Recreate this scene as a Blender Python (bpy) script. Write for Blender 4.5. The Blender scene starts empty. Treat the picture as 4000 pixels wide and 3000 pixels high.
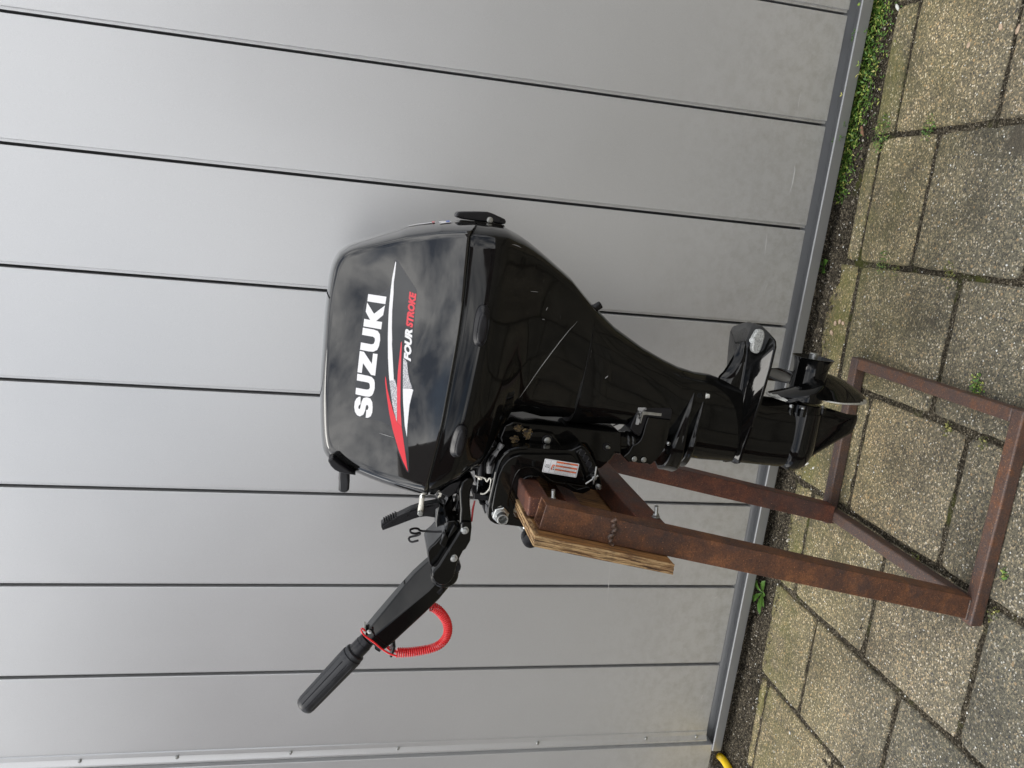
import bpy, bmesh, math, random
from mathutils import Vector, Matrix, noise
from mathutils.bvhtree import BVHTree
random.seed(7)
SC = bpy.context.scene
COL = SC.collection
PI = math.pi
R = math.radians
# ---------------------------------------------------------------- camera (photo taken with the phone on its side)
LOC=(0.68181,-1.14134,1.21647)
ROT=[[0.100163, 0.971793, 0.213506], [-0.186026, 0.229092, -0.955464], [-0.977426, 0.055985, 0.203726]]
LENS=27.0205
WALL_P=(1.24549,0.71065)
WALL_D=(0.999472,-0.032494)
cd = bpy.data.cameras.new('camera'); cam = bpy.data.objects.new('camera', cd); COL.objects.link(cam)
m4 = Matrix(ROT).to_4x4(); m4.translation = Vector(LOC); cam.matrix_world = m4
cd.sensor_width = 36; cd.lens = LENS; cd.clip_start = .02; cd.clip_end = 2000
SC.camera = cam
# ---------------------------------------------------------------- world: broken cloud over a daylight sky
SUN_EL, SUN_AZ = R(62), R(245)
W = bpy.data.worlds.new('World'); SC.world = W; W.use_nodes = True
nt = W.node_tree; nt.nodes.clear(); N = nt.nodes.new; L = nt.links.new
out = N('ShaderNodeOutputWorld'); bg = N('ShaderNodeBackground'); bg.inputs[1].default_value = .1
sky = N('ShaderNodeTexSky'); sky.sky_type = 'NISHITA'; sky.sun_disc = False
sky.sun_elevation = SUN_EL; sky.sun_rotation = SUN_AZ; sky.air_density = 1.2; sky.dust_density = 2
tc = N('ShaderNodeTexCoord'); mp = N('ShaderNodeMapping'); mp.inputs['Scale'].default_value = (1, 1, 1.9)
mp.inputs['Location'].default_value = (11.4, 3.3, 7.9)
L(tc.outputs['Generated'], mp.inputs['Vector'])
n1 = N('ShaderNodeTexNoise'); n1.inputs['Scale'].default_value = 2.3; n1.inputs['Detail'].default_value = 9; n1.inputs['Roughness'].default_value = .62; n1.inputs['Distortion'].default_value = .5
n2 = N('ShaderNodeTexNoise'); n2.inputs['Scale'].default_value = 2.9; n2.inputs['Distortion'].default_value = .3; n2.inputs['Detail'].default_value = 12; n2.inputs['Roughness'].default_value = .61
L(mp.outputs[0], n1.inputs['Vector']); L(mp.outputs[0], n2.inputs['Vector'])
r1 = N('ShaderNodeValToRGB'); r1.color_ramp.elements[0].position = .30; r1.color_ramp.elements[1].position = .46
r2 = N('ShaderNodeValToRGB'); r2.color_ramp.elements[0].position = .40; r2.color_ramp.elements[0].color = (2.5, 3.0, 4.0, 1)
r2.color_ramp.elements[1].position = .60; r2.color_ramp.elements[1].color = (17.5, 17.3, 17.0, 1)
L(n1.outputs[0], r1.inputs[0]); L(n2.outputs[0], r2.inputs[0])
mx = N('ShaderNodeMixRGB'); L(r1.outputs[0], mx.inputs[0]); L(sky.outputs[0], mx.inputs[1]); L(r2.outputs[0], mx.inputs[2])
L(mx.outputs[0], bg.inputs[0]); L(bg.outputs[0], out.inputs[0])
# ---------------------------------------------------------------- sun through thin cloud
sd = bpy.data.lights.new('sun', 'SUN'); sd.energy = 1.3; sd.angle = R(30); sd.color = (1, .96, .9)
so = bpy.data.objects.new('sun', sd); COL.objects.link(so); so.location = (2, -4, 6)
dv = Vector((math.sin(SUN_AZ) * math.cos(SUN_EL), math.cos(SUN_AZ) * math.cos(SUN_EL), math.sin(SUN_EL)))
so.rotation_euler = dv.to_track_quat('Z', 'Y').to_euler()
SC.view_settings.view_transform = 'Standard'; SC.view_settings.look = 'None'
SC.view_settings.exposure = 0.60; SC.view_settings.gamma = 1; SC.view_settings.use_curve_mapping = False
SC.cycles.max_bounces = 8
SC.cycles.use_denoising = True

# ================================================================ materials
def nodes(name):
    m = bpy.data.materials.new(name); m.use_nodes = True; t = m.node_tree
    return m, t, t.nodes['Principled BSDF']
def tex(t, kind, scale, vec=None, **kw):
    n = t.nodes.new('ShaderNodeTex' + kind); n.inputs['Scale'].default_value = scale
    for k, v in kw.items():
        if k in n.inputs: n.inputs[k].default_value = v
        else: setattr(n, k, v)
    if vec is not None: t.links.new(vec, n.inputs['Vector'])
    return n
def pos(t, scale=(1, 1, 1), rot=(0, 0, 0), obj=False):
    if obj:
        g = t.nodes.new('ShaderNodeTexCoord').outputs['Object']
    else:
        g = t.nodes.new('ShaderNodeNewGeometry').outputs['Position']
    mp = t.nodes.new('ShaderNodeMapping'); mp.inputs['Scale'].default_value = scale; mp.inputs['Rotation'].default_value = rot
    t.links.new(g, mp.inputs['Vector']); return mp.outputs[0]
def ramp(t, src, stops):
    r = t.nodes.new('ShaderNodeValToRGB'); e = r.color_ramp.elements
    while len(e) < len(stops): e.new(.5)
    for i, (p, c) in enumerate(stops):
        e[i].position = p; e[i].color = (c[0], c[1], c[2], 1) if hasattr(c, '__len__') else (c, c, c, 1)
    t.links.new(src, r.inputs[0]); return r.outputs[0]
def mix(t, fac, a, b, mode='MIX'):
    m = t.nodes.new('ShaderNodeMixRGB'); m.blend_type = mode
    for i, v in enumerate((fac, a, b)):
        if isinstance(v, (int, float)): m.inputs[i].default_value = v if i == 0 else (v, v, v, 1)
        elif isinstance(v, (tuple, list)): m.inputs[i].default_value = (v[0], v[1], v[2], 1)
        else: t.links.new(v, m.inputs[i])
    return m.outputs[0]
def bump(t, b, h, strength=.3, dist=.001, normal=None):
    n = t.nodes.new('ShaderNodeBump'); n.inputs['Strength'].default_value = strength; n.inputs['Distance'].default_value = dist
    t.links.new(h, n.inputs['Height'])
    if normal is not None: t.links.new(normal, n.inputs['Normal'])
    t.links.new(n.outputs[0], b.inputs['Normal']); return n.outputs[0]
def plain(name, col, rough=.4, metal=0, coat=0, var=.0, vs=60, spec=.5, bmp=0, bs=300):
    m, t, b = nodes(name)
    b.inputs['Roughness'].default_value = rough; b.inputs['Metallic'].default_value = metal
    b.inputs['Coat Weight'].default_value = coat; b.inputs['Coat Roughness'].default_value = .04
    b.inputs['Specular IOR Level'].default_value = spec
    b.inputs['Base Color'].default_value = (*col, 1)
    if var:
        n = tex(t, 'Noise', vs, pos(t), Detail=5)
        c = ramp(t, n.outputs[0], [(.3, [v * (1 - var) for v in col]), (.7, [min(1, v * (1 + var)) for v in col])])
        t.links.new(c, b.inputs['Base Color'])
        rr = ramp(t, n.outputs[0], [(.3, max(0, rough - .08)), (.7, min(1, rough + .1))]); t.links.new(rr, b.inputs['Roughness'])
    if bmp:
        n = tex(t, 'Noise', bs, pos(t), Detail=3); bump(t, b, n.outputs[0], bmp, .0004)
    return m
MAT = {}
def gloss_black(name, base, flake, scratches=True, wav=.05, coat=.6, rg=(.05, .17), sp=.5):
    RG = rg
    m, t, b = nodes(name)
    p = pos(t)
    f = tex(t, 'Noise', 1800, p, Detail=1)
    c = ramp(t, f.outputs[0], [(.45, base), (.72, flake)])
    # fine dust and hairline scratches
    d = tex(t, 'Noise', 14, p, Detail=8, Roughness=.7)
    dust = ramp(t, d.outputs[0], [(.55, 0.0), (.8, .10)])
    c2 = mix(t, dust, c, (.05, .048, .042))
    if scratches:
        pv = pos(t, (9, 9, 160), (R(8), R(28), 0)); s = tex(t, 'Noise', 3, pv, Detail=3, Roughness=.55)
        sm = ramp(t, s.outputs[0], [(.735, 0.0), (.76, .18)])
        c2 = mix(t, sm, c2, (.22, .22, .22))
    t.links.new(c2, b.inputs['Base Color'])
    rr = ramp(t, d.outputs[0], [(.4, RG[0]), (.8, RG[1])]); t.links.new(rr, b.inputs['Roughness'])
    b.inputs['Specular IOR Level'].default_value = sp
    b.inputs['Coat Weight'].default_value = coat; b.inputs['Coat Roughness'].default_value = .03
    w = tex(t, 'Noise', 22, p, Detail=2); bump(t, b, w.outputs[0], wav, .002)
    return m
MAT['cowl'] = gloss_black('black metallic gloss paint', .007, .024, wav=.018, rg=(.02, .07))
MAT['black'] = gloss_black('black gloss casting paint', .0025, .006, wav=.035, coat=.0, rg=(.04, .12), sp=.34)
MAT['plastic'] = plain('black satin plastic', (.007, .007, .009), .33, var=.25, bmp=.15, spec=.35)
MAT['grip'] = plain('charcoal rubber', (.013, .014, .017), .42, var=.2, bmp=.2)
MAT['gap'] = plain('black rubber seal', (.004, .004, .004), .6)
MAT['zinc'] = plain('zinc plated steel', (.50, .51, .50), .33, 1, var=.15, vs=120)
MAT['steel'] = plain('dull galvanised steel', (.45, .46, .45), .4, 1, var=.2, vs=120)
MAT['whiteplastic'] = plain('cream white plastic', (.72, .70, .63), .4, var=.06)
MAT['white'] = plain('white vinyl', (.80, .80, .82), .35)
MAT['red'] = plain('red vinyl', (.70, .035, .05), .3)
MAT['red2'] = plain('light red vinyl', (.72, .06, .08), .3)
MAT['film'] = plain('clear decal film over black paint', (.022, .024, .028), .22, coat=.3)
MAT['orange'] = plain('orange print', (.78, .16, .04), .4)
MAT['ink'] = plain('black print', (.012, .012, .012), .5)
MAT['greyink'] = plain('fine grey print', (.16, .16, .16), .5)
MAT['blueink'] = plain('blue print', (.12, .2, .6), .5)
MAT['redcord'] = plain('red plastic coil', (.75, .02, .025), .22, coat=.4, var=.1)
MAT['redtube'] = plain('dark red sleeve', (.30, .012, .015), .3)
MAT['anode'] = plain('pitted zinc anode', (.42, .43, .42), .6, .6, var=.45, vs=420, bmp=.9, bs=500)
MAT['bare'] = plain('bare worn aluminium', (.62, .62, .58), .45, .8, var=.2, vs=200)
MAT['yellow'] = plain('yellow hose rubber', (.78, .52, .01), .4, var=.12, vs=40)
MAT['leaf'] = plain('fresh green leaf', (.055, .12, .018), .45, var=.4, vs=90)
MAT['deadleaf'] = plain('dry brown leaf', (.19, .10, .055), .7, var=.35, vs=150)
MAT['lime'] = plain('pale lime chip', (.62, .62, .58), .7, var=.12, vs=200)
MAT['pebble'] = plain('pale pebble', (.42, .31, .22), .6, var=.35, vs=70)
MAT['darkchip'] = plain('dark stone chip', (.03, .03, .032), .7, var=.3)
# worn grey decal (halftone fading white)
def halftone():
    m, t, b = nodes('halftone white print'); b.inputs['Roughness'].default_value = .35
    v = tex(t, 'Voronoi', 620, pos(t, (1, .02, 1))); n = tex(t, 'Noise', 25, pos(t))
    c = ramp(t, v.outputs['Distance'], [(.30, (.74, .74, .76)), (.55, (.34, .34, .37))]); t.links.new(c, b.inputs['Base Color']); return m
MAT['halftone'] = halftone()
def grease():
    m, t, b = nodes('old grease on casting'); p = pos(t)
    n = tex(t, 'Noise', 130, p, Detail=6, Roughness=.7)
    c = ramp(t, n.outputs[0], [(.44, (.012, .011, .01)), (.54, (.12, .075, .025)), (.64, (.36, .27, .12)), (.72, (.1, .05, .01))])
    t.links.new(c, b.inputs['Base Color']); b.inputs['Roughness'].default_value = .32; bump(t, b, n.outputs[0], 1, .006); return m
MAT['grease'] = grease()
MAT['scratch'] = plain('light scratch in paint', (.30, .30, .30), .5)
MAT['scuff'] = plain('pale scuff on aluminium', (.62, .62, .61), .5)
def scuffed():
    m, t, b = nodes('scuffed black casting'); p = pos(t, (1, 1, 1))
    n = tex(t, 'Noise', 55, p, Detail=9, Roughness=.75)
    f = ramp(t, n.outputs[0], [(.44, 0.0), (.50, 1.0)])
    c = mix(t, f, (.008, .008, .009), (.33, .33, .33)); t.links.new(c, b.inputs['Base Color'])
    b.inputs['Roughness'].default_value = .3; bump(t, b, n.outputs[0], .5, .001); return m
MAT['scuffed'] = scuffed()
def rust(name, a, bcol, c3, rough=.72, dark=.5, seed=0):
    m, t, b = nodes(name); g = pos(t); 
    mp = t.nodes.new('ShaderNodeMapping'); mp.inputs['Location'].default_value = (seed, seed * 2, 0); t.links.new(g, mp.inputs['Vector']); p = mp.outputs[0]
    n = tex(t, 'Noise', 30, p, Detail=12, Roughness=.75); f = tex(t, 'Noise', 260, p, Detail=6, Roughness=.75)
    k = tex(t, 'Noise', 8, p, Detail=8, Roughness=.65)
    c = ramp(t, n.outputs[0], [(.34, a), (.5, bcol), (.66, c3)])
    c = mix(t, .55, c, ramp(t, f.outputs[0], [(.36, .30), (.60, 1.25)]), 'MULTIPLY')
    c = mix(t, ramp(t, k.outputs[0], [(.52, 0.0), (.62, dark)]), c, (.035, .03, .032))
    v = tex(t, 'Voronoi', 240, p); c = mix(t, ramp(t, v.outputs['Distance'], [(.06, .75), (.14, 0.0)]), c, (.02, .014, .012))
    sp = tex(t, 'Noise', 420, p, Detail=2); c = mix(t, ramp(t, sp.outputs[0], [(.64, 0.0), (.72, .7)]), c, (.50, .24, .10))
    t.links.new(c, b.inputs['Base Color'])
    t.links.new(ramp(t, n.outputs[0], [(.3, rough - .22), (.7, rough)]), b.inputs['Roughness'])
    b.inputs['Metallic'].default_value = .12
    bump(t, b, f.outputs[0], .5, .0012); return m
MAT['rust'] = rust('orange brown rusted steel', (.060, .032, .024), (.118, .050, .026), (.21, .085, .034), dark=.55)
MAT['rustred'] = rust('red brown rusted steel', (.040, .020, .016), (.095, .034, .022), (.16, .055, .028), dark=.5, seed=3)
MAT['rustdark'] = rust('dark brown scaled steel', (.060, .042, .038), (.088, .060, .052), (.12, .062, .036), rough=.6, dark=.25, seed=5)
MAT['rustbar'] = rust('worn brown steel bar', (.062, .046, .044), (.10, .058, .044), (.17, .070, .032), rough=.6, dark=.4, seed=7)
MAT['weld'] = rust('weld bead', (.03, .025, .022), (.10, .065, .05), (.19, .10, .06), rough=.5, dark=.4, seed=9)
def wood(end=False):
    m, t, b = nodes('weathered plywood ' + ('edge' if end else 'face'))
    p = pos(t, (1, 1, 1), (0, R(-10.4), 0))
    sp = t.nodes.new('ShaderNodeMapping'); sp.inputs['Scale'].default_value = (1.0, .08, .06) if end else (.15, 1, .07)
    t.links.new(p, sp.inputs['Vector'])
    n = tex(t, 'Noise', 330 if end else 120, sp.outputs[0], Detail=5, Roughness=.65, Distortion=.4)
    f = tex(t, 'Noise', 60, p, Detail=7, Roughness=.7)
    if end: c = ramp(t, n.outputs[0], [(.36, (.04, .02, .01)), (.46, (.19, .10, .042)), (.56, (.46, .31, .15)), (.66, (.08, .042, .02))])
    else: c = ramp(t, n.outputs[0], [(.34, (.08, .036, .012)), (.5, (.25, .115, .034)), (.66, (.38, .20, .07))])
    c = mix(t, ramp(t, f.outputs[0], [(.5, 0.0), (.7, .7)]), c, (.09, .055, .03))
    t.links.new(c, b.inputs['Base Color']); b.inputs['Roughness'].default_value = .75; bump(t, b, n.outputs[0], .8, .0022); return m
MAT['wood'] = wood(); MAT['ply'] = wood(True)
def cladding():
    m, t, b = nodes('grey powder coated aluminium')
    p = pos(t, (1, 1, .25)); n = tex(t, 'Noise', 260, p, Detail=3, Roughness=.5)
    k = tex(t, 'Noise', 1.6, pos(t), Detail=5, Roughness=.6)
    c = ramp(t, k.outputs[0], [(.3, (.560, .567, .575)), (.7, (.600, .607, .615))])
    fine = tex(t, 'Noise', 900, pos(t), Detail=1)
    c = mix(t, .10, c, ramp(t, fine.outputs[0], [(.35, .25), (.65, 1.0)]), 'MULTIPLY')
    sk = tex(t, 'Voronoi', 21, pos(t)); spk = ramp(t, sk.outputs['Distance'], [(.018, .8), (.03, 0.0)])
    c = mix(t, spk, c, (.62, .62, .60))
    # dirt splashed up at the foot
    g = t.nodes.new('ShaderNodeNewGeometry'); s = t.nodes.new('ShaderNodeSeparateXYZ'); t.links.new(g.outputs['Position'], s.inputs[0])
    dn = tex(t, 'Noise', 40, pos(t), Detail=8, Roughness=.7)
    low = ramp(t, s.outputs[2], [(.06, 1.0), (.55, 0.0)])
    c = mix(t, mix(t, 1.0, low, ramp(t, dn.outputs[0], [(.42, 0.0), (.72, .4)]), 'MULTIPLY'), c, (.23, .22, .18))
    t.links.new(c, b.inputs['Base Color'])
    b.inputs['Metallic'].default_value = .6
    t.links.new(ramp(t, k.outputs[0], [(.3, .36), (.7, .40)]), b.inputs['Roughness'])
    bump(t, b, n.outputs[0], .10, .0006); return m
MAT['clad'] = cladding()
MAT['gapdark'] = plain('dark joint sealing', (.05, .052, .055), .6)
MAT['alu'] = plain('grey aluminium track', (.26, .265, .27), .30, .5)
def slab():
    m, t, b = nodes('exposed gravel concrete')
    g = pos(t)
    oi = t.nodes.new('ShaderNodeObjectInfo')
    v = tex(t, 'Voronoi', 310, g); v2 = tex(t, 'Voronoi', 135, g); nf = tex(t, 'Noise', 480, g, Detail=3, Roughness=.7)
    st = t.nodes.new('ShaderNodeSeparateColor'); t.links.new(v.outputs['Color'], st.inputs[0])
    c = ramp(t, st.outputs[0], [(0, (.045, .042, .035)), (.25, (.11, .10, .075)), (.55, (.18, .163, .112)), (.78, (.34, .30, .20)), (.91, (.50, .39, .24)), (1, (.78, .74, .64))])
    cement = ramp(t, nf.outputs[0], [(.3, (.075, .068, .050)), (.7, (.27, .245, .185))])
    c = mix(t, ramp(t, v.outputs['Distance'], [(.40, 0.0), (.66, .70)]), c, cement)
    st2 = t.nodes.new('ShaderNodeSeparateColor'); t.links.new(v2.outputs['Color'], st2.inputs[0])
    big = mix(t, 1.0, ramp(t, st2.outputs[1], [(.90, 0.0), (.93, 1.0)]), ramp(t, v2.outputs['Distance'], [(.34, 1.0), (.44, 0.0)]), 'MULTIPLY')
    c = mix(t, big, c, ramp(t, st2.outputs[2], [(.2, (.42, .30, .17)), (.5, (.66, .60, .48)), (.8, (.07, .07, .07))]))
    # broad staining, algae towards the wall, tone of each slab
    k = tex(t, 'Noise', 5, g, Detail=8, Roughness=.65)
    c = mix(t, 1.0, c, ramp(t, k.outputs[0], [(.32, .50), (.5, .95), (.70, 1.32)]), 'MULTIPLY')
    tone = ramp(t, oi.outputs['Random'], [(0, (.80, .81, .80)), (.5, (.97, .95, .90)), (1, (1.12, 1.06, .97))])
    c = mix(t, 1.0, c, tone, 'MULTIPLY')
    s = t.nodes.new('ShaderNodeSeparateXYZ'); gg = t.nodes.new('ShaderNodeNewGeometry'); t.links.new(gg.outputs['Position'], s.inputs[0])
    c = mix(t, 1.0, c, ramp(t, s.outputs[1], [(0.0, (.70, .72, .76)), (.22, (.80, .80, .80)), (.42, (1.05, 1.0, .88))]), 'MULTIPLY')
    al = tex(t, 'Noise', 9, g, Detail=9, Roughness=.72)
    near = ramp(t, s.outputs[1], [(.30, .05), (.54, .55), (.64, 1.3)])
    f = mix(t, 1.0, near, ramp(t, al.outputs[0], [(.38, 0.0), (.62, .8)]), 'MULTIPLY')
    c = mix(t, f, c, mix(t, .55, c, (.135, .140, .022)))
    for (sx, sy, sr, cc_) in ((.918, .183, .042, (.05, .042, .03)), (.605, .262, .012, (.045, .04, .03)), (.55, .30, .016, (.06, .05, .035))):
        d_ = t.nodes.new('ShaderNodeVectorMath'); d_.operation = 'DISTANCE'; d_.inputs[1].default_value = (sx, sy, 0)
        nn_ = tex(t, 'Noise', 24, g, Detail=5); ad = mix(t, .045, gg.outputs['Position'], nn_.outputs['Color']); t.links.new(ad, d_.inputs[0])
        d_.inputs[1].default_value = (sx * .955 + .5 * .045, sy * .955 + .5 * .045, .5 * .045)
        c = mix(t, ramp(t, d_.outputs['Value'], [(sr * .6, .75), (sr, 0.0)]), c, cc_)
    t.links.new(c, b.inputs['Base Color'])
    b.inputs['Roughness'].default_value = .82
    h = mix(t, .5, v.outputs['Distance'], nf.outputs[0])
    bump(t, b, h, .8, .003); return m
MAT['slab'] = slab()
def soil(name, cols, sc=150):
    m, t, b = nodes(name); g = pos(t); n = tex(t, 'Noise', sc, g, Detail=8, Roughness=.75); k = tex(t, 'Noise', 6, g, Detail=5)
    c = ramp(t, n.outputs[0], [(.36, cols[0]), (.5, cols[1]), (.64, cols[2])])
    c = mix(t, 1.0, c, ramp(t, k.outputs[0], [(.3, .6), (.7, 1.3)]), 'MULTIPLY')
    v = tex(t, 'Voronoi', 300, g); st = t.nodes.new('ShaderNodeSeparateColor'); t.links.new(v.outputs['Color'], st.inputs[0])
    sp = mix(t, 1.0, ramp(t, st.outputs[0], [(.72, 0.0), (.78, .8)]), ramp(t, v.outputs['Distance'], [(.35, 1.0), (.5, 0.0)]), 'MULTIPLY')
    c = mix(t, sp, c, ramp(t, st.outputs[1], [(.2, (.12, .10, .07)), (.7, (.34, .29, .2)), (1, (.6, .56, .48))]))
    if sc > 160:
        mz = tex(t, 'Noise', 11, g, Detail=7, Roughness=.7); c = mix(t, ramp(t, mz.outputs[0], [(.55, 0.0), (.66, .75)]), c, (.075, .085, .018))
    t.links.new(c, b.inputs['Base Color']); b.inputs['Roughness'].default_value = .95; b.inputs['Specular IOR Level'].default_value = .15; bump(t, b, n.outputs[0], 1, .008); return m
MAT['soil'] = soil('damp dark soil', ((.014, .012, .009), (.048, .041, .030), (.20, .17, .12)))
MAT['joint'] = soil('dirty joint sand', ((.012, .010, .007), (.045, .038, .026), (.22, .19, .14)), 170)
MAT['ground'] = soil('grey paving far off', ((.06, .055, .045), (.12, .11, .085), (.19, .17, .14)), 60)
def weedmat(name, a, b_, c_):
    m, t, b = nodes(name); oi = t.nodes.new('ShaderNodeNewGeometry')
    n = tex(t, 'Noise', 130, pos(t), Detail=2)
    r_ = t.nodes.new('ShaderNodeMath'); r_.operation = 'ADD'; r_.inputs[1].default_value = 0
    c = ramp(t, oi.outputs['Random Per Island'], [(0, a), (.6, b_), (.86, c_), (1, (.42, .38, .12))])
    t.links.new(c, b.inputs['Base Color']); b.inputs['Roughness'].default_value = .5; return m
MAT['weed'] = weedmat('small weed leaves', (.035, .09, .012), (.11, .22, .035), (.30, .36, .07))
MAT['moss'] = weedmat('moss', (.05, .06, .012), (.11, .12, .02), (.2, .2, .05))
def crumbmat():
    m, t, b = nodes('soil crumbs'); oi = t.nodes.new('ShaderNodeNewGeometry')
    t.links.new(ramp(t, oi.outputs['Random Per Island'], [(0, (.02, .016, .012)), (.55, (.07, .058, .042)), (.9, (.16, .13, .09)), (1, (.5, .47, .4))]), b.inputs['Base Color']); b.inputs['Roughness'].default_value = .9; return m
MAT['crumb'] = crumbmat()
def brick():
    m, t, b = nodes('dark red brick'); bt = t.nodes.new('ShaderNodeTexBrick'); bt.inputs['Scale'].default_value = 4.5
    t.links.new(pos(t, (1, 1, 1), (R(90), 0, 0)), bt.inputs['Vector'])
    bt.inputs['Color1'].default_value = (.10, .025, .02, 1); bt.inputs['Color2'].default_value = (.10, .025, .02, 1); bt.inputs['Mortar'].default_value = (.2, .18, .16, 1)
    t.links.new(bt.outputs[0], b.inputs['Base Color']); b.inputs['Roughness'].default_value = .85; return m
MAT['brick'] = brick()
MAT['tile'] = plain('dark roof tile', (.07, .045, .04), .7, var=.3, vs=6)
MAT['glass'] = plain('dark window glass', (.02, .025, .03), .06, spec=.8)
MAT['frame'] = plain('white window frame', (.7, .7, .68), .5)

# ================================================================ mesh helpers
WLOC = {}
def empty(name, loc):
    o = bpy.data.objects.new(name, None); o.empty_display_size = .05; COL.objects.link(o); o.location = loc; WLOC[o] = Vector(loc); return o
def tag(o, label=None, cat=None, group=None, kind=None):
    for k, v in (('label', label), ('category', cat), ('group', group), ('kind', kind)):
        if v: o[k] = v
    return o
class MB:
    def __init__(s): s.v = []; s.f = []; s.mi = []
    def add(s, vs, fs, mi=0):
        o = len(s.v); s.v += [tuple(v) for v in vs]; s.f += [tuple(i + o for i in f) for f in fs]; s.mi += [mi] * len(fs)
    def loft(s, rings, cap=True, mi=0, closed=True):
        n = len(rings[0]); vs = [p for r_ in rings for p in r_]; fs = []
        for i in range(len(rings) - 1):
            for j in range(n if closed else n - 1):
                a = i * n + j; b = i * n + (j + 1) % n; fs.append((a, b, b + n, a + n))
        if cap:
            for k, r_ in ((0, rings[0]), (len(rings) - 1, rings[-1])):
                c = sum((Vector(p) for p in r_), Vector()) / n; vs.append(tuple(c)); ci = len(vs) - 1
                for j in range(n):
                    a = k * n + j; b = k * n + (j + 1) % n
                    fs.append((b, a, ci) if k == 0 else (a, b, ci))
        s.add(vs, fs, mi)
    def box(s, c, size, M=None, mi=0):
        c = Vector(c); vs = []
        for dx in (-.5, .5):
            for dy in (-.5, .5):
                for dz in (-.5, .5):
                    v = Vector((dx * size[0], dy * size[1], dz * size[2])); vs.append(c + (M @ v if M else v))
        s.add(vs, [(0, 1, 3, 2), (4, 6, 7, 5), (0, 4, 5, 1), (2, 3, 7, 6), (0, 2, 6, 4), (1, 5, 7, 3)], mi)
    def tube(s, path, r, seg=12, cap=True, mi=0):
        P = [Vector(p) for p in path]; n = len(P); rr = r if hasattr(r, '__len__') else [r] * n
        T = [(P[min(i + 1, n - 1)] - P[max(i - 1, 0)]).normalized() for i in range(n)]
        u = T[0].orthogonal().normalized(); rings = []
        for i in range(n):
            u = (u - T[i] * u.dot(T[i])).normalized(); w = T[i].cross(u)
            rings.append([tuple(P[i] + rr[i] * (u * math.cos(2 * PI * k / seg) + w * math.sin(2 * PI * k / seg))) for k in range(seg)])
        s.loft(rings, cap, mi)
    def lathe(s, o, d, prof, seg=32, mi=0):
        d = Vector(d).normalized(); s.tube_prof(Vector(o), d, prof, seg, mi)
    def tube_prof(s, o, d, prof, seg, mi):
        u = d.orthogonal().normalized(); w = d.cross(u); rings = []
        for a, r_ in prof:
            rings.append([tuple(o + d * a + max(r_, 1e-5) * (u * math.cos(2 * PI * k / seg) + w * math.sin(2 * PI * k / seg))) for k in range(seg)])
        s.loft(rings, True, mi)
    def prism(s, pts, y0, y1, mi=0):        # outline in (x,z) carried from y0 to y1
        n = len(pts); vs = [(x, y0, z) for x, z in pts] + [(x, y1, z) for x, z in pts]
        fs = [tuple(range(n)), tuple(range(2 * n - 1, n - 1, -1))] + [(i, i + n, (i + 1) % n + n, (i + 1) % n) for i in range(n)]
        s.add(vs, fs, mi)
    def build(s, name, mat, parent=None, bev=0, seg=2, ang=35, smooth=True, mats=None):
        me = bpy.data.meshes.new(name)
        V = [Vector(v) for v in s.v]
        lo = Vector([min(v[i] for v in V) for i in range(3)]); hi = Vector([max(v[i] for v in V) for i in range(3)])
        c = (lo + hi) / 2
        if parent is None: c.z = lo.z
        me.from_pydata([v - c for v in V], [], s.f)
        for mm in (mats or [mat]): me.materials.append(MAT[mm] if isinstance(mm, str) else mm)
        if mats: me.polygons.foreach_set('material_index', s.mi)
        bm = bmesh.new(); bm.from_mesh(me); bmesh.ops.remove_doubles(bm, verts=bm.verts, dist=1e-6)
        bmesh.ops.recalc_face_normals(bm, faces=bm.faces); bm.to_mesh(me); bm.free()
        if smooth:
            me.polygons.foreach_set('use_smooth', [True] * len(me.polygons))
            me.set_sharp_from_angle(angle=R(ang))
        o = bpy.data.objects.new(name, me); COL.objects.link(o)
        o.location = c - (WLOC[parent] if parent else Vector()); WLOC[o] = c.copy()
        if parent: o.parent = parent
        if bev:
            md = o.modifiers.new('bevel', 'BEVEL'); md.width = bev; md.segments = seg; md.limit_method = 'ANGLE'; md.angle_limit = R(32); md.harden_normals = True
        return o
def crv(pts, k=6, closed=True):
    n = len(pts); out = []; d = len(pts[0]); P = [tuple(p) for p in pts]
    rng = range(n) if closed else range(n - 1)
    for i in rng:
        if closed: a, b, c, e = P[(i - 1) % n], P[i], P[(i + 1) % n], P[(i + 2) % n]
        else: a, b, c, e = P[max(i - 1, 0)], P[i], P[i + 1], P[min(i + 2, n - 1)]
        for j in range(k):
            t = j / k; out.append(tuple(.5 * (2 * b[q] + (c[q] - a[q]) * t + (2 * a[q] - 5 * b[q] + 4 * c[q] - e[q]) * t * t + (3 * b[q] - a[q] - 3 * c[q] + e[q]) * t ** 3) for q in range(d)))
    if not closed: out.append(P[-1])
    return out
def resample(pts, n, closed=True):
    P = [Vector(p) for p in pts]
    if closed: P.append(P[0])
    L_ = [0]
    for a, b in zip(P, P[1:]): L_.append(L_[-1] + (b - a).length)
    out = []; j = 0
    for i in range(n):
        t = L_[-1] * i / (n if closed else n - 1)
        while j < len(L_) - 2 and L_[j + 1] < t: j += 1
        f = (t - L_[j]) / max(1e-9, L_[j + 1] - L_[j]); out.append(tuple(P[j].lerp(P[j + 1], min(1, f))))
    return out
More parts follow.
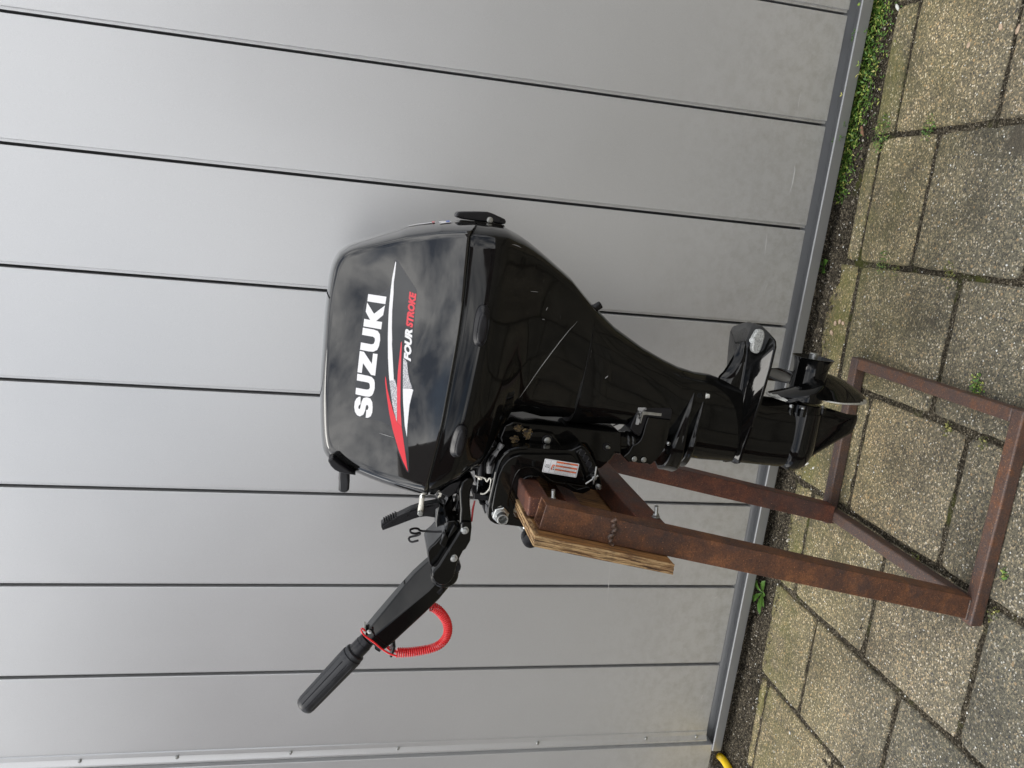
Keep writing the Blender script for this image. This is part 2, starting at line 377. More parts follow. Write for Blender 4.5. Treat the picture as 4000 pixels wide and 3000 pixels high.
def sup(l, r_, yc, hw, n=3.2, seg=64, skew=0):   # super-elliptic section between points l and r_ in (x,z)
    out = []
    cx = (l[0] + r_[0]) / 2; ax = (r_[0] - l[0]) / 2
    for k in range(seg):
        a = 2 * PI * k / seg; ca, sa = math.cos(a), math.sin(a)
        x = math.copysign(abs(ca) ** (2 / n), ca); y = math.copysign(abs(sa) ** (2 / n), sa)
        X = cx + ax * x; f = (x + 1) / 2
        out.append((X, yc + hw * y * (1 + skew * x), l[1] + (r_[1] - l[1]) * f))
    return out
def hexbolt(parent, p, d, r, h, name='bolt', mat='zinc', flange=1.25, dome=True):
    b = MB(); d = Vector(d).normalized(); p = Vector(p)
    if flange: b.lathe(p, d, [(0, r * flange), (h * .18, r * flange), (h * .22, r * 1.0), (h * .22, .0001)], 24)
    u = d.orthogonal().normalized(); w = d.cross(u)
    rings = [[tuple(p + d * a + s_ * (u * math.cos(PI / 3 * k) + w * math.sin(PI / 3 * k))) for k in range(6)] for a, s_ in ((h * .2, r), (h * .85, r), (h, r * .86))]
    b.loft(rings)
    if dome: b.lathe(p, d, [(h * .9, r * .76), (h * 1.06, r * .74), (h * 1.08, .0001)], 20)
    return b.build(name, mat, parent, ang=30)
def thread_stud(b, p, d, r, l, turns=8):
    prof = [(0, r)]
    for i in range(turns * 2): prof.append((l * (i + 1) / (turns * 2), r * (1 if i % 2 else .84)))
    b.lathe(p, d, prof, 16)
def conform(name, polys, bvh, off, mat, parent, maxlen=.006):
    """flat print laid on the bulged side: polys = list of (x,z) outlines"""
    bm = bmesh.new()
    from mathutils.geometry import tessellate_polygon
    for pl in polys:
        vs = [bm.verts.new((x, 0, z)) for x, z in pl]
        for t in tessellate_polygon([[Vector((x, z, 0)) for x, z in pl]]): bm.faces.new([vs[i] for i in t])
    for _ in range(5):
        es = [e for e in bm.edges if e.calc_length() > maxlen]
        if not es: break
        bmesh.ops.subdivide_edges(bm, edges=es, cuts=1); bmesh.ops.triangulate(bm, faces=[f for f in bm.faces if len(f.verts) > 3])
    pj = []
    for v in bm.verts:
        h = bvh.ray_cast(Vector((v.co.x, -1, v.co.z)), Vector((0, 1, 0)))
        y = h[0].y if h[0] else .13
        nn = h[1] if h[0] else Vector((0, -1, 0))
        if nn.y > 0: nn = -nn
        pj.append(Vector((v.co.x, y, v.co.z)) + nn * off)
    for v, p in zip(bm.verts, pj): v.co = p
    mb = MB(); bm.verts.index_update(); mb.add([v.co[:] for v in bm.verts], [[v.index for v in f.verts] for f in bm.faces])
    bm.free(); return mb.build(name, mat, parent, ang=80)
def text_mesh(s, O, U, V, size=1, shear=0, bold=0, width=None, align='LEFT', spacing=1.0):
    """returns triangles/polys of a line of text in 3-D: origin O, unit-length baseline U (full width), cap height vector V"""
    cu = bpy.data.curves.new('t', 'FONT'); cu.body = s; cu.shear = shear; cu.offset = bold; cu.space_character = spacing; cu.resolution_u = 3
    o = bpy.data.objects.new('t', cu); COL.objects.link(o); dg = bpy.context.evaluated_depsgraph_get()
    me = bpy.data.meshes.new_from_object(o.evaluated_get(dg)); bpy.data.objects.remove(o); bpy.data.curves.remove(cu)
    xs = [v.co.x for v in me.vertices]; x0, x1 = min(xs), max(xs); H = .69
    res = [Vector(O) + Vector(U) * ((v.co.x - x0) / (x1 - x0)) + Vector(V) * (v.co.y / H) for v in me.vertices]
    fs = [tuple(p.vertices) for p in me.polygons]; bpy.data.meshes.remove(me)
    return res, fs
def tuberect(x0, x1, y0, y1, z0, z1):
    b = MB(); b.box(((x0 + x1) / 2, (y0 + y1) / 2, (z0 + z1) / 2), (x1 - x0, y1 - y0, z1 - z0)); return b

# ================================================================ the setting
WN = (WALL_D[1], -WALL_D[0])
def WP(t, o, z): return (WALL_P[0] + WALL_D[0] * t + WN[0] * o, WALL_P[1] + WALL_D[1] * t + WN[1] * o, z)
def wbox(b, t0, t1, o0, o1, z0, z1):
    vs = [WP(t, o, z) for t in (t0, t1) for o in (o0, o1) for z in (z0, z1)]
    b.add(vs, [(0, 1, 3, 2), (4, 6, 7, 5), (0, 4, 5, 1), (2, 3, 7, 6), (0, 2, 6, 4), (1, 5, 7, 3)])
# ground sheet far out
b = MB(); b.add([(-60, -60, -.062), (60, -60, -.062), (60, 60, -.062), (-60, 60, -.062)], [(0, 1, 2, 3)])
tag(b.build('ground', 'ground'), kind='structure')
# joint sand bed under the slabs
b = MB(); nx, ny = 420, 260; vs = []
for j in range(ny + 1):
    for i in range(nx + 1):
        x = -2.2 + 4.6 * i / nx; y = -2.1 + 2.9 * j / ny
        vs.append((x, y, -.0050 + .0036 * noise.fractal(Vector((x * 30, y * 30, 0)), .8, 2.1, 4)))
b.add(vs, [(j * (nx + 1) + i, j * (nx + 1) + i + 1, (j + 1) * (nx + 1) + i + 1, (j + 1) * (nx + 1) + i) for j in range(ny) for i in range(nx)])
pave = tag(empty('pavement', (.4, .1, 0)), kind='structure')
b.build('joint_sand', 'joint', pave)
strips = [1.862, 1.56, 1.258, .955, .652, .350, .052, -.256, -.545, -.846, -1.147, -1.449, -1.75]
joints = {2: [.64, .56, .255, -.045], 3: [.655, .60, .41, .105, -.195], 4: [.70, .592, .255, -.048], 5: [.715, .453, .143, -.16], 6: [.69, .60, .297, -.003, -.305],
          7: [.69, .482, .165, -.14], 8: [.675, .637, .321, .018], 9: [.68, .50, .2, -.1], 10: [.69, .62, .34, .03]}
rs = random.Random(3)
def slab_mesh(x0, x1, y0, y1):
    b = MB(); g = .0052; n = 11; xs = [x0 + g + (x1 - x0 - 2 * g) * i / n for i in range(n + 1)]; ys = [y0 + g + (y1 - y0 - 2 * g) * i / n for i in range(n + 1)]
    rim = [(x, ys[0]) for x in xs[:-1]] + [(xs[-1], y) for y in ys[:-1]] + [(x, ys[-1]) for x in xs[:0:-1]] + [(xs[0], y) for y in ys[:0:-1]]
    tl = [rs.uniform(-.0015, .0015) for _ in range(3)]; cx, cy = (x0 + x1) / 2, (y0 + y1) / 2
    def zt(x, y): return tl[0] + tl[1] * (x - cx) * 8 + tl[2] * (y - cy) * 8
    def ring(ins, dz, jit):
        o = []
        for x, y in rim:
            dx, dy = x - cx, y - cy; sx = 1 - ins / (abs(x1 - x0) / 2); sy = 1 - ins / max(.02, abs(y1 - y0) / 2)
            q = noise.noise(Vector((x * 60, y * 60, 3))) * jit
            if abs(dx) > (x1 - x0) / 2 - .02 and abs(dy) > (y1 - y0) / 2 - .02: q += .0035 * (jit > 0)
            X, Y = cx + dx * sx, cy + dy * sy; X -= math.copysign(q, dx); Y -= math.copysign(q, dy) * (abs(dy) > (y1 - y0) / 2 - .01)
            o.append((X, Y, zt(x, y) + dz))
        return o
    b.loft([ring(0, -.05, .004), ring(0, -.006, .004), ring(.002, -.0022, .004), ring(.007, 0, .003), ring(min(.06, .36 * min(x1 - x0, y1 - y0)), .0003, 0)])
    return b
for i in range(len(strips) - 1):
    x1, x0 = strips[i], strips[i + 1]
    js = list(joints.get(i, [.70 - .05 * (i % 2), .52 - .15 * (i % 2)]))
    while js[-1] > -1.75: js.append(js[-1] - .303)
    for a, c in zip(js, js[1:]):
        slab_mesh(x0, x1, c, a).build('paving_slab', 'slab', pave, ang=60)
# soil strip at the foot of the wall
b = MB(); nx, ny = 620, 42; vs = []
for j in range(ny + 1):
    for i in range(nx + 1):
        x = -2.2 + 4.6 * i / nx; f = j / ny; y = .585 + (.26) * f
        q = noise.fractal(Vector((x * 34, y * 34, 0)), .7, 2.2, 6)
        edge = min(1, max(0, (y - .655 - .035 * noise.noise(Vector((x * 9, 0, 5))) - .012 * noise.noise(Vector((x * 45, y * 30, 5)))) / .03))
        vs.append((x, y, -.022 + .024 * edge + .0085 * q * edge + .006 * max(0, f - .6)))
b.add(vs, [(j * (nx + 1) + i, j * (nx + 1) + i + 1, (j + 1) * (nx + 1) + i + 1, (j + 1) * (nx + 1) + i) for j in range(ny) for i in range(nx)])
tag(b.build('soil_strip', 'soil', ang=80), kind='structure')
b = MB(); rg = random.Random(8)
for i in range(2600):      # crumbs and little stones on the soil
    x = rg.uniform(-1.2, 1.5); y = rg.uniform(.655, .79); s = rg.uniform(.0012, .0035) * (1.5 if rg.random() < .08 else 1); z = .002 + rg.uniform(0, .002)
    vs = [(x + s * rg.uniform(.6, 1.3) * math.cos(a), y + s * rg.uniform(.6, 1.3) * math.sin(a), z) for a in (0, 1.2, 2.5, 3.7, 5)] + [(x, y, z + s * .8)]
    b.add(vs, [(0, 1, 5), (1, 2, 5), (2, 3, 5), (3, 4, 5), (4, 0, 5)])
tag(b.build('soil_crumbs', 'crumb', smooth=False), 'dark crumbs of soil and tiny stones along the foot of the wall', 'crumbs', kind='stuff')
# wall of upright grey panels
wall = empty('shed_wall', WP(-.4, -.03, 0)); tag(wall, 'grey shed wall of wide upright metal boards behind the outboard motor', 'wall')
PW = .26; ZB = .079; ZT = 2.75; GR = .0125
for k in range(-6, 8):
    t1 = -PW * k - GR / 2; t0 = -PW * (k + 1) + GR / 2
    if k == 7: t0 = -2.062
    b = MB(); wbox(b, t0, t1, -.0292, 0, ZB, ZT); b.build('panel', 'clad', wall, bev=.0022, seg=3)
b = MB(); wbox(b, -2.10, 1.6, -.045, -.030, ZB - .001, ZT - .01); b.build('joint_backing', 'gapdark', wall)
for k in range(-6, 8):       # tongue that shows inside each joint
    b = MB(); wbox(b, -PW * k + .0002, -PW * k + GR / 2 + .0005, -.0295, -.0058, ZB + .001, ZT - .01); b.build('tongue', 'clad', wall)
# bottom track: channel, rounded ridge, face
b = MB(); prof = [(-.0285, .030), (-.0285, .0775), (-.0265, .0775), (-.0260, .0440), (-.008, .0435), (.000, .0450), (.0055, .0485), (.0105, .0530), (.0145, .0580), (.0178, .0622), (.0205, .0625), (.0225, .0600), (.0228, .0560), (.0228, .034), (.020, .033), (.018, .034), (.018, .030)]
b.loft([[WP(t, o, z) for o, z in prof] for t in (1.7, -2.115)]); b.build('bottom_track', 'alu', wall, ang=28)
b = MB(); wbox(b, -2.2, 1.7, -.08, -.012, -.06, .032); b.build('footing', 'soil', wall)
# corner trim at the left end
b = MB(); prof = [(-2.056, .0005), (-2.058, .003), (-2.070, .0035), (-2.078, .008), (-2.082, .012), (-2.086, .012), (-2.088, .004), (-2.096, .003), (-2.098, -.03), (-2.056, -.03)]
b.loft([[WP(t, o, z) for t, o in prof] for z in (ZB + .002, ZT)]); b.build('corner_trim', 'clad', wall, ang=25)
b = MB(); wbox(b, -2.6, -2.0965, -.03, .016, .06, ZT); b.build('end_panel', 'clad', wall, bev=.002)
for z in (1.86, 1.62, 1.325, 1.03, .62, .28, .115):
    p = WP(-2.073, .0045, z); hexbolt(wall, p, (WN[0], WN[1], 0), .0042, .0045, 'screw', 'steel')
hexbolt(wall, WP(-1.235, .001, .205), (WN[0], WN[1], 0), .003, .003, 'screw', 'steel')
SCR = [([(-0.3611, 0.1455), (-0.3835, 0.1428), (-0.412, 0.1417), (-0.436, 0.1452)], 0.0011), ([(-0.1929, 0.1658), (-0.2068, 0.1663), (-0.222, 0.1665), (-0.234, 0.1653)], 0.0009), ([(-0.5433, 0.1867), (-0.5687, 0.1844), (-0.6003, 0.1816)], 0.0011), ([(-0.6702, 0.1584), (-0.6841, 0.1622), (-0.7012, 0.1632)], 0.0009), ([(-1.2253, 0.433), (-1.2554, 0.4321), (-1.3009, 0.4266)], 0.0007), ([(-1.4732, 0.4784), (-1.553, 0.473), (-1.618, 0.4675)], 0.0007), ([(-1.9292, 0.117), (-1.9354, 0.1184), (-1.9426, 0.1204)], 0.0016), ([(-1.5937, 0.1327), (-1.597, 0.1353), (-1.5987, 0.1399)], 0.002), ([(-0.5919, 0.2935), (-0.5968, 0.2933), (-0.6017, 0.2931)], 0.0009), ([(-0.5842, 0.69), (-0.5858, 0.6905), (-0.5874, 0.6909)], 0.0009)]
def wscr(pts, w):       # pale scratch on the boards, laid half a millimetre proud
    b = MB(); P = [WP(t, .0005, z) for t, z in pts]; v = []
    for i, (t, z) in enumerate(pts):
        f = math.sin(PI * (i + .3) / (len(pts) - .4)) * w; q, r_ = pts[min(i + 1, len(pts) - 1)], pts[max(i - 1, 0)]; d = Vector((q[0] - r_[0], q[1] - r_[1])).normalized(); v += [WP(t - d.y * f, .0005, z + d.x * f), WP(t + d.y * f, .0005, z - d.x * f)]
    b.add(v, [(2 * i, 2 * i + 1, 2 * i + 3, 2 * i + 2) for i in range(len(pts) - 1)]); b.build('scratch', 'scuff', wall, ang=80)
for pts, w in SCR: wscr(pts, w)
# houses across the yard (seen only as reflections)
def house(x, y, w, d, h, rh, label, mat):
    e = empty('brick_house', (x, y, 0)); tag(e, label, 'house')
    b = MB(); b.box((x, y, h / 2), (w, d, h)); b.build('wall', mat, e)
    b = MB(); a = [(x - w / 2 - .3, y - d / 2 - .3, h), (x + w / 2 + .3, y - d / 2 - .3, h), (x + w / 2 + .3, y + d / 2 + .3, h), (x - w / 2 - .3, y + d / 2 + .3, h), (x - w / 2 - .3, y, h + rh), (x + w / 2 + .3, y, h + rh)]
    b.add(a, [(0, 1, 5, 4), (3, 4, 5, 2), (0, 4, 3), (1, 2, 5), (0, 3, 2, 1)]); b.build('roof', 'tile', e, smooth=False)
    for i in range(int(w // 2.6)):
        for zz in ((1.5, 4.2) if h > 4 else (1.5,)):
            b = MB(); b.box((x - w / 2 + 1.5 + 2.6 * i, y + d / 2, zz), (1.3, .10, 1.2)); f = b.build('window', 'frame', e)
            b = MB(); b.box((x - w / 2 + 1.5 + 2.6 * i, y + d / 2 + .06, zz), (1.14, .02, 1.04)); b.build('pane', 'glass', f)
house(-12.2, -12.5, 8, 8, 5.2, 2.6, 'two storey dark red brick house standing across the yard to the left', 'brick')
house(5.5, -25, 9, 7, 4.6, 2.6, 'low red brick house standing across the yard to the right', 'brick')

# ---------------------------------------------------------------- weeds and litter
def leaf(b, p, d, l, w, up=(0, 0, 1), bend=.3, rnd=random):
    p = Vector(p); d = Vector(d).normalized(); s_ = d.cross(Vector(up)).normalized(); q = s_.cross(d)
    b.add([p, p + d * l * .5 + s_ * w / 2 + q * bend * l * .1, p + d * l - q * bend * l * .25, p + d * l * .5 - s_ * w / 2 + q * bend * l * .1], [(0, 1, 2), (0, 2, 3)])
rw = random.Random(11)
b = MB()
for i in range(5200):
    x = rw.uniform(.80, 1.55); lim = min(1, (x - .78) / .25)
    if rw.random() > .25 + .75 * lim * (.55 + .45 * noise.noise(Vector((x * 9, 2, 0))) + .3): continue
    yw = .722 - .0325 * (x - .85); y = yw - abs(rw.gauss(0, .020 + .012 * lim)) + .012
    z = rw.random() ** 1.5 * (.012 + .022 * lim * (.6 + .6 * noise.noise(Vector((x * 14, 5, 0)))))
    a = rw.uniform(0, 2 * PI); leaf(b, (x, y, z), (math.cos(a), math.sin(a), rw.uniform(-.2, .9)), rw.uniform(.006, .013), rw.uniform(.003, .006))
for i in range(26):      # taller sprigs leaning on the track
    x = rw.uniform(.95, 1.5); y = .712 - .0325 * (x - .85); h = rw.uniform(.035, .065); dx, dy = rw.uniform(-.02, .02), rw.uniform(-.02, .005)
    pth = [(x + dx * t, y + dy * t, h * t) for t in (0, .3, .6, 1)]; b.tube(pth, .0006, 5)
    for t in (.4, .55, .7, .85, 1, 1, 1):
        a = rw.uniform(0, 2 * PI); leaf(b, (x + dx * t, y + dy * t, h * t), (math.cos(a), math.sin(a), .4), rw.uniform(.007, .011), .0045)
tag(b.build('chickweed', 'weed', smooth=False), 'strip of small green weeds growing between wall track and paving', 'weeds', kind='stuff')
def tuft(x, y, r, n, h, label, mat='weed', grass=.5, seed=1):
    q = random.Random(seed); b = MB(); r *= 1.5; n = int(n * .75); h *= .75
    for i in range(n):
        a = q.uniform(0, 2 * PI); rr = r * q.random() ** .6; px, py = x + rr * math.cos(a), y + rr * math.sin(a) * .7
        a2 = q.uniform(0, 2 * PI); gl = q.random() < grass
        leaf(b, (px, py, q.uniform(-.003, h * .4)), (math.cos(a2), math.sin(a2), q.uniform(.2, 1.6)), q.uniform(.5, 1) * (h if gl else .008), .0018 if gl else .005)
    tag(b.build('weed_tuft', mat, smooth=False), label, 'weed', 'weed tufts in the paving joints')
T_ = [(0.9649,0.5995),(0.9617,0.4375),(0.6600,0.5004),(0.6443,0.4557),(0.6496,0.2866),(0.6424,0.3627),(0.4431,0.1467),(0.3403,0.1952),(0.3400,0.0980),(0.2259,0.1474),(0.0377,0.2015),(0.1204,-0.0192),(0.0361,-0.0167),(0.0314,-0.0474)]
tuft(*T_[0], .030, 260, .018, 'widest pale green weed tuft in the joint nearest the weedy wall foot', seed=1, grass=.7)
tuft(*T_[1], .018, 110, .014, 'yellowish weed tuft at the corner where three slabs meet near the wall', seed=2, grass=.6)
tuft(*T_[2], .020, 130, .012, 'low moss-green weed tuft in the second cross joint beside the wall', seed=3, grass=.8)
tuft(*T_[3], .014, 70, .008, 'scrap of moss in the second cross joint beside the narrow slab', 'moss', seed=4)
tuft(*T_[4], .022, 120, .006, 'patch of moss at the far corner of the second cross joint', 'moss', seed=5)
tuft(*T_[6], .016, 150, .014, 'bright green weed tuft beside the right bar of the rusty frame', seed=6, grass=.3)
tuft(*T_[7], .012, 60, .007, 'flat moss patch in the joint inside the frame near its middle', 'moss', seed=7)
tuft(*T_[8], .010, 40, .007, 'small moss speck in the joint inside the frame near the front bar', 'moss', seed=8)
tuft(*T_[10], .014, 90, .009, 'moss patch in the joint beside the left bar of the rusty frame', 'moss', seed=9)
tuft(*T_[11], .010, 50, .009, 'small weed tuft outside the front bar of the rusty frame', seed=10)
tuft(*T_[12], .012, 50, .007, 'thin moss tuft beyond the left end of the front bar', 'moss', seed=11)
# broad leaved plants
def lobed(base, d, l, w, lift, mid=.6):
    base = Vector(base); d = Vector((d[0], d[1], 0)).normalized(); s_ = Vector((-d.y, d.x, 0)); vs = []; n = 9
    for i in range(n + 1):
        t = i / n; ww = w * (math.sin(PI * min(1, t * 1.02)) ** .8) * (.55 + .6 * t) * (1 + .22 * (i % 2)); c = base + d * l * t + Vector((0, 0, lift * math.sin(t * 2.2)))
        vs += [c - s_ * ww / 2 + Vector((0, 0, .002)), c, c + s_ * ww / 2 + Vector((0, 0, .003))]
    fs = []
    for i in range(n): fs += [(3 * i, 3 * i + 1, 3 * i + 4, 3 * i + 3), (3 * i + 1, 3 * i + 2, 3 * i + 5, 3 * i + 4)]
    return vs, fs
def plant(name, label, cx, cy, leaves):
    e = empty(name, (cx, cy, 0)); tag(e, label, 'plant')
    for (a, l, w, lift) in leaves:
        b = MB(); v, f = lobed((cx, cy, .004), (math.cos(R(a)), math.sin(R(a))), l, w, lift); b.add(v, f); b.build('leaf', 'leaf', e, ang=80)
D_ = [(-0.3339,0.7375),(0.6324,0.7315),(-0.1912,0.4734),(-0.3277,0.7710)]
plant('dandelion_plant', 'green dandelion rosette at the wall foot left of the rusty posts', D_[0][0] + .015, D_[0][1] - .005, [(200, .065, .026, .012), (230, .045, .022, .01), (-20, .05, .022, .012), (25, .035, .02, .02), (160, .04, .02, .02), (-75, .03, .016, .01)])
plant('sorrel_plant', 'single broad green leaf plant at the wall foot right of the propeller', D_[1][0], D_[1][1], [(-60, .035, .02, .012), (-120, .03, .018, .01), (20, .03, .018, .015), (170, .028, .016, .018)])
def chip(name, p, s, label, mat, cat, seed=0):
    q = random.Random(seed); bm = bmesh.new(); bmesh.ops.create_icosphere(bm, subdivisions=2, radius=1)
    b = MB(); an = q.uniform(0, PI)
    vs = []
    for v in bm.verts:
        c = v.co * (1 + .28 * noise.noise(v.co * 1.7 + Vector((seed, 0, 0)))); x, y = c.x * s[0], c.y * s[1]
        vs.append((p[0] + x * math.cos(an) - y * math.sin(an), p[1] + x * math.sin(an) + y * math.cos(an), p[2] + c.z * s[2] + s[2] * .5))
    b.add(vs, [[v.index for v in f.verts] for f in bm.faces]); bm.free()
    tag(b.build(name, mat, ang=70), label, cat)
P_ = [(0.4935,0.6405),(0.5001,0.6236),(0.4985,0.6088),(0.4679,0.6492),(0.1082,0.6528),(0.1070,0.6166),(-0.6087,0.4959),(1.1655,0.1887),(1.2525,0.6355),(1.1810,0.6955),(1.1285,0.2486),(1.1411,0.2951),(1.1210,0.3742),(1.1226,0.6807),(0.9583,0.6541),(0.2693,0.1896)]
chip('pebble', (*P_[0], 0), (.007, .005, .003), 'leftmost pebble of the pale trio set in the slab right of the propeller', 'pebble', 'pebble', 1)
chip('pebble', (*P_[1], 0), (.007, .005, .003), 'middle pebble of the pale trio set in the slab right of the propeller', 'pebble', 'pebble', 2)
chip('pebble', (*P_[2], 0), (.006, .004, .003), 'rightmost pebble of the pale trio set in the slab right of the propeller', 'pebble', 'pebble', 3)
chip('pebble', (*P_[3], 0), (.007, .005, .003), 'lone orange brown pebble between the propeller and the pale trio', 'pebble', 'pebble', 4)
chip('lime_chip', (*P_[4], 0), (.010, .007, .0035), 'large white stone chip lying behind the skeg near the wall', 'lime', 'stone chip', 5)
chip('lime_chip', (*P_[5], 0), (.005, .003, .002), 'small white stone chip beside the large one behind the skeg', 'lime', 'stone chip', 6)
chip('lime_chip', (*P_[6], 0), (.004, .003, .002), 'tiny white stone chip on the paving left of the stand', 'lime', 'stone chip', 7)
chip('lime_chip', (*P_[8], 0), (.012, .004, .003), 'flat white chip at the edge of the weeds', 'lime', 'stone chip', 8)
for i, (q, w_) in enumerate(((10, 'largest tan stone set in the slab at the right front'), (11, 'long tan stone set in the slab at the right front'), (12, 'tan stone nearest the weeds set in the right front slab'))):
    chip('stone', (*P_[q], -.001), (.010 - .002 * i, .005, .002), w_, 'pebble', 'stone', 20 + i)
# dead leaves
def dead(p, a, l, w, label):
    b = MB(); v, f = lobed((p[0], p[1], .01), (math.cos(a), math.sin(a)), l, w, .006); b.add(v, f); tag(b.build('dead_leaf', 'deadleaf', ang=80), label, 'leaf')
dead(P_[14], .4, .028, .012, 'curled dry brown leaf beside the widest weed tuft')
dead([(0.0775,0.7440)][0], 2.4, .03, .008, 'dry brown leaf at the wall foot behind the gearcase')
dead([(-0.8105,0.7967)][0], 1.9, .026, .010, 'dry orange leaf beside the end of the wall track')
# loose grit everywhere
b = MB(); rg = random.Random(5)
for i in range(1500):
    x, y = rg.uniform(-1.1, 1.5), rg.uniform(-.35, .74); s = rg.uniform(.0008, .0022) * (1.4 if rg.random() < .06 else 1)
    if y > .66 and rg.random() < .5: s *= 1.5
    vs = [(x + s * rg.uniform(.6, 1.4) * math.cos(a), y + s * rg.uniform(.6, 1.4) * math.sin(a), .0012) for a in (0, 1.57, 3.14, 4.71)] + [(x, y, .0012 + s * .8)]
    b.add(vs, [(0, 1, 4), (1, 2, 4), (2, 3, 4), (3, 0, 4)])
tag(b.build('grit', 'lime', smooth=False), 'loose pale grit scattered over the grey paving slabs', 'grit', kind='stuff')
# yellow hose
b = MB(); pts = [(-0.7570,0.6600,0.1021),(-0.7933,0.6600,0.0647)]
hp = crv([(-.92, .80, .012), (-.905, .755, .016), (-.915, .70, .015), (-.945, .64, .014), (-1.0, .57, .013), (-1.1, .48, .012), (-1.3, .4, .012)], 8, False)
b.tube(hp, .0115, 16); tag(b.build('yellow_hose', 'yellow', ang=80), 'yellow hose coming out from under the left end of the wall', 'hose')

# ================================================================ rusty steel stand
ST = empty('motor_stand', (.22, .26, 0)); tag(ST, 'rusty square tube stand with plywood board carrying the outboard motor', 'stand')
s_ = .0276; BW, BD = .430, .5155
def part(b, name, mat, par=ST, bev=.004, **k): return b.build(name, mat, par, bev=bev, seg=3, **k)
part(tuberect(0, BW, 0, s_, 0, s_), 'front_bar', 'rustbar')
part(tuberect(.002, BW - .0005, BD - s_, BD, 0, s_ - .0004), 'back_bar', 'rustdark')
part(tuberect(BW - s_, BW - .0008, s_, BD - s_, 0, s_ - .001), 'right_bar', 'rustbar')
part(tuberect(.018, .018 + s_, s_, BD - s_, 0, s_ - .001), 'left_bar', 'rustdark')
def post(y0, y1, ztop, dx=0, mat='rust', name='post'):
    k = (.180 - .011) / (.900 - .032)
    def ring(z, ins=0, tilt=1):
        xl = .011 + k * (z - .032) + dx; xr = xl + .0445
        return [(xl + ins, y0 + ins, z), (xr - ins, y0 + ins, z - (.008 if tilt else 0)), (xr - ins, y1 - ins, z - (.008 if tilt else 0)), (xl + ins, y1 - ins, z)]
    b = MB(); b.loft([ring(s_, tilt=0), ring(ztop)], cap=False)
    b.loft([ring(ztop), ring(ztop, .003), ring(ztop - .12, .0031)], cap=False)
    c = ring(ztop - .11, .003); b.add(c, [(0, 1, 2, 3)])
    return b.build(name, mat, ST, bev=.0025, seg=3)
post(.012, .052, .900); post(.462, .503, .900, .004, 'rustred')
def lean(z): return .180 + .1947 * (z - .9)   # left face of the posts
def slant(b, x0, x1, y0, y1, z0, z1):        # box following the lean; x measured from the posts' left face
    vs = [(lean(z) + x, y, z) for x in (x0, x1) for y in (y0, y1) for z in (z0, z1)]
    b.add(vs, [(0, 1, 3, 2), (4, 6, 7, 5), (0, 4, 5, 1), (2, 3, 7, 6), (0, 2, 6, 4), (1, 5, 7, 3)])
b = MB(); slant(b, .003, .040, .054, .461, .872, .912); part(b, 'top_rail', 'rustred')
b = MB(); slant(b, .001, .020, .054, .461, .792, .822); part(b, 'middle_rail', 'rustred', bev=.002)
b = MB(); slant(b, .002, .043, .053, .461, .655, .712); part(b, 'lower_rail', 'rustred')
# weld bead down the face of the front post
b = MB(); zz = .775
pth = [(lean(zz - .004 * math.sin(i * .9)) + .046 - .047 * i / 14, .011, zz + .004 * math.sin(i * 2.1) - .007 * (1 - i / 14) + .003 * math.sin(i * .8)) for i in range(15)]
b.tube(pth, [.0035 + .0016 * math.sin(i * 2.3) for i in range(15)], 10); b.build('weld_bead', 'weld', ST, ang=80)
b = MB(); pth = [(.0095 + .041 * i / 9, .0125, .0285 + .0006 * (i % 2)) for i in range(10)]; b.tube(pth, .0022, 8); b.build('weld_bead', 'weld', ST)
# plywood board: five plies, bolted to the posts
bo = MB(); slant(bo, -.0195, -.0009, -.0145, .512, .664, .9125)
brd = bo.build('transom_board', 'wood', ST, bev=.0008)
for i in range(5):      # each ply a little proud or short of the next, showing at the rough sawn ends
    a, c = -.0200 + .0039 * i, -.0200 + .0039 * i + .0034
    b = MB(); j = [.0006, -.0004, .0009, -.0001, .0005][i]; nn = 34; rings = []
    for q in range(nn + 1):
        z = .6635 + .2495 * q / nn; w = .0009 * noise.noise(Vector((i * 3, z * 60, 0))); x = lean(z)
        rings.append([(x + a, -.0156 - j + w, z), (x + c, -.0156 - j + w, z), (x + c, -.012, z), (x + a, -.012, z)])
    b.loft(rings); b.build('ply', 'ply', brd, ang=30)
    b = MB(); rings = []
    for q in range(41):
        y = -.0115 + .523 * q / 40; w = .0008 * noise.noise(Vector((i * 5, y * 60, 2)))
        rings.append([(lean(.9125) + a, y, .9132 + j + w), (lean(.9125) + c, y, .9132 + j + w), (lean(.9125) + c, y, .905), (lean(.9125) + a, y, .905)])
    b.loft(rings); b.build('ply', 'ply', brd, ang=30)
def stud(p, name='bolt'):
    o = hexbolt(ST, p, (1, 0, .1), .0062, .006, name, 'steel', flange=1.2, dome=False)
    b = MB(); thread_stud(b, Vector(p) + Vector((.004, 0, 0)), (1, 0, .1), .0036, .017, 9); t = b.build('thread', 'steel', o)
stud((lean(.865) + .038, .060, .868)); stud((lean(.675) + .0435, .078, .668))
b = MB(); b.lathe((.03, .5, .03), (0, 0, 1), [(0, .001), (.001, .001)], 6)

# ================================================================ outboard motor
YM = .25
OM = empty('outboard_motor', (.33, YM, .15)); tag(OM, 'black outboard motor with white and red side lettering clamped on the rusty stand', 'outboard motor')
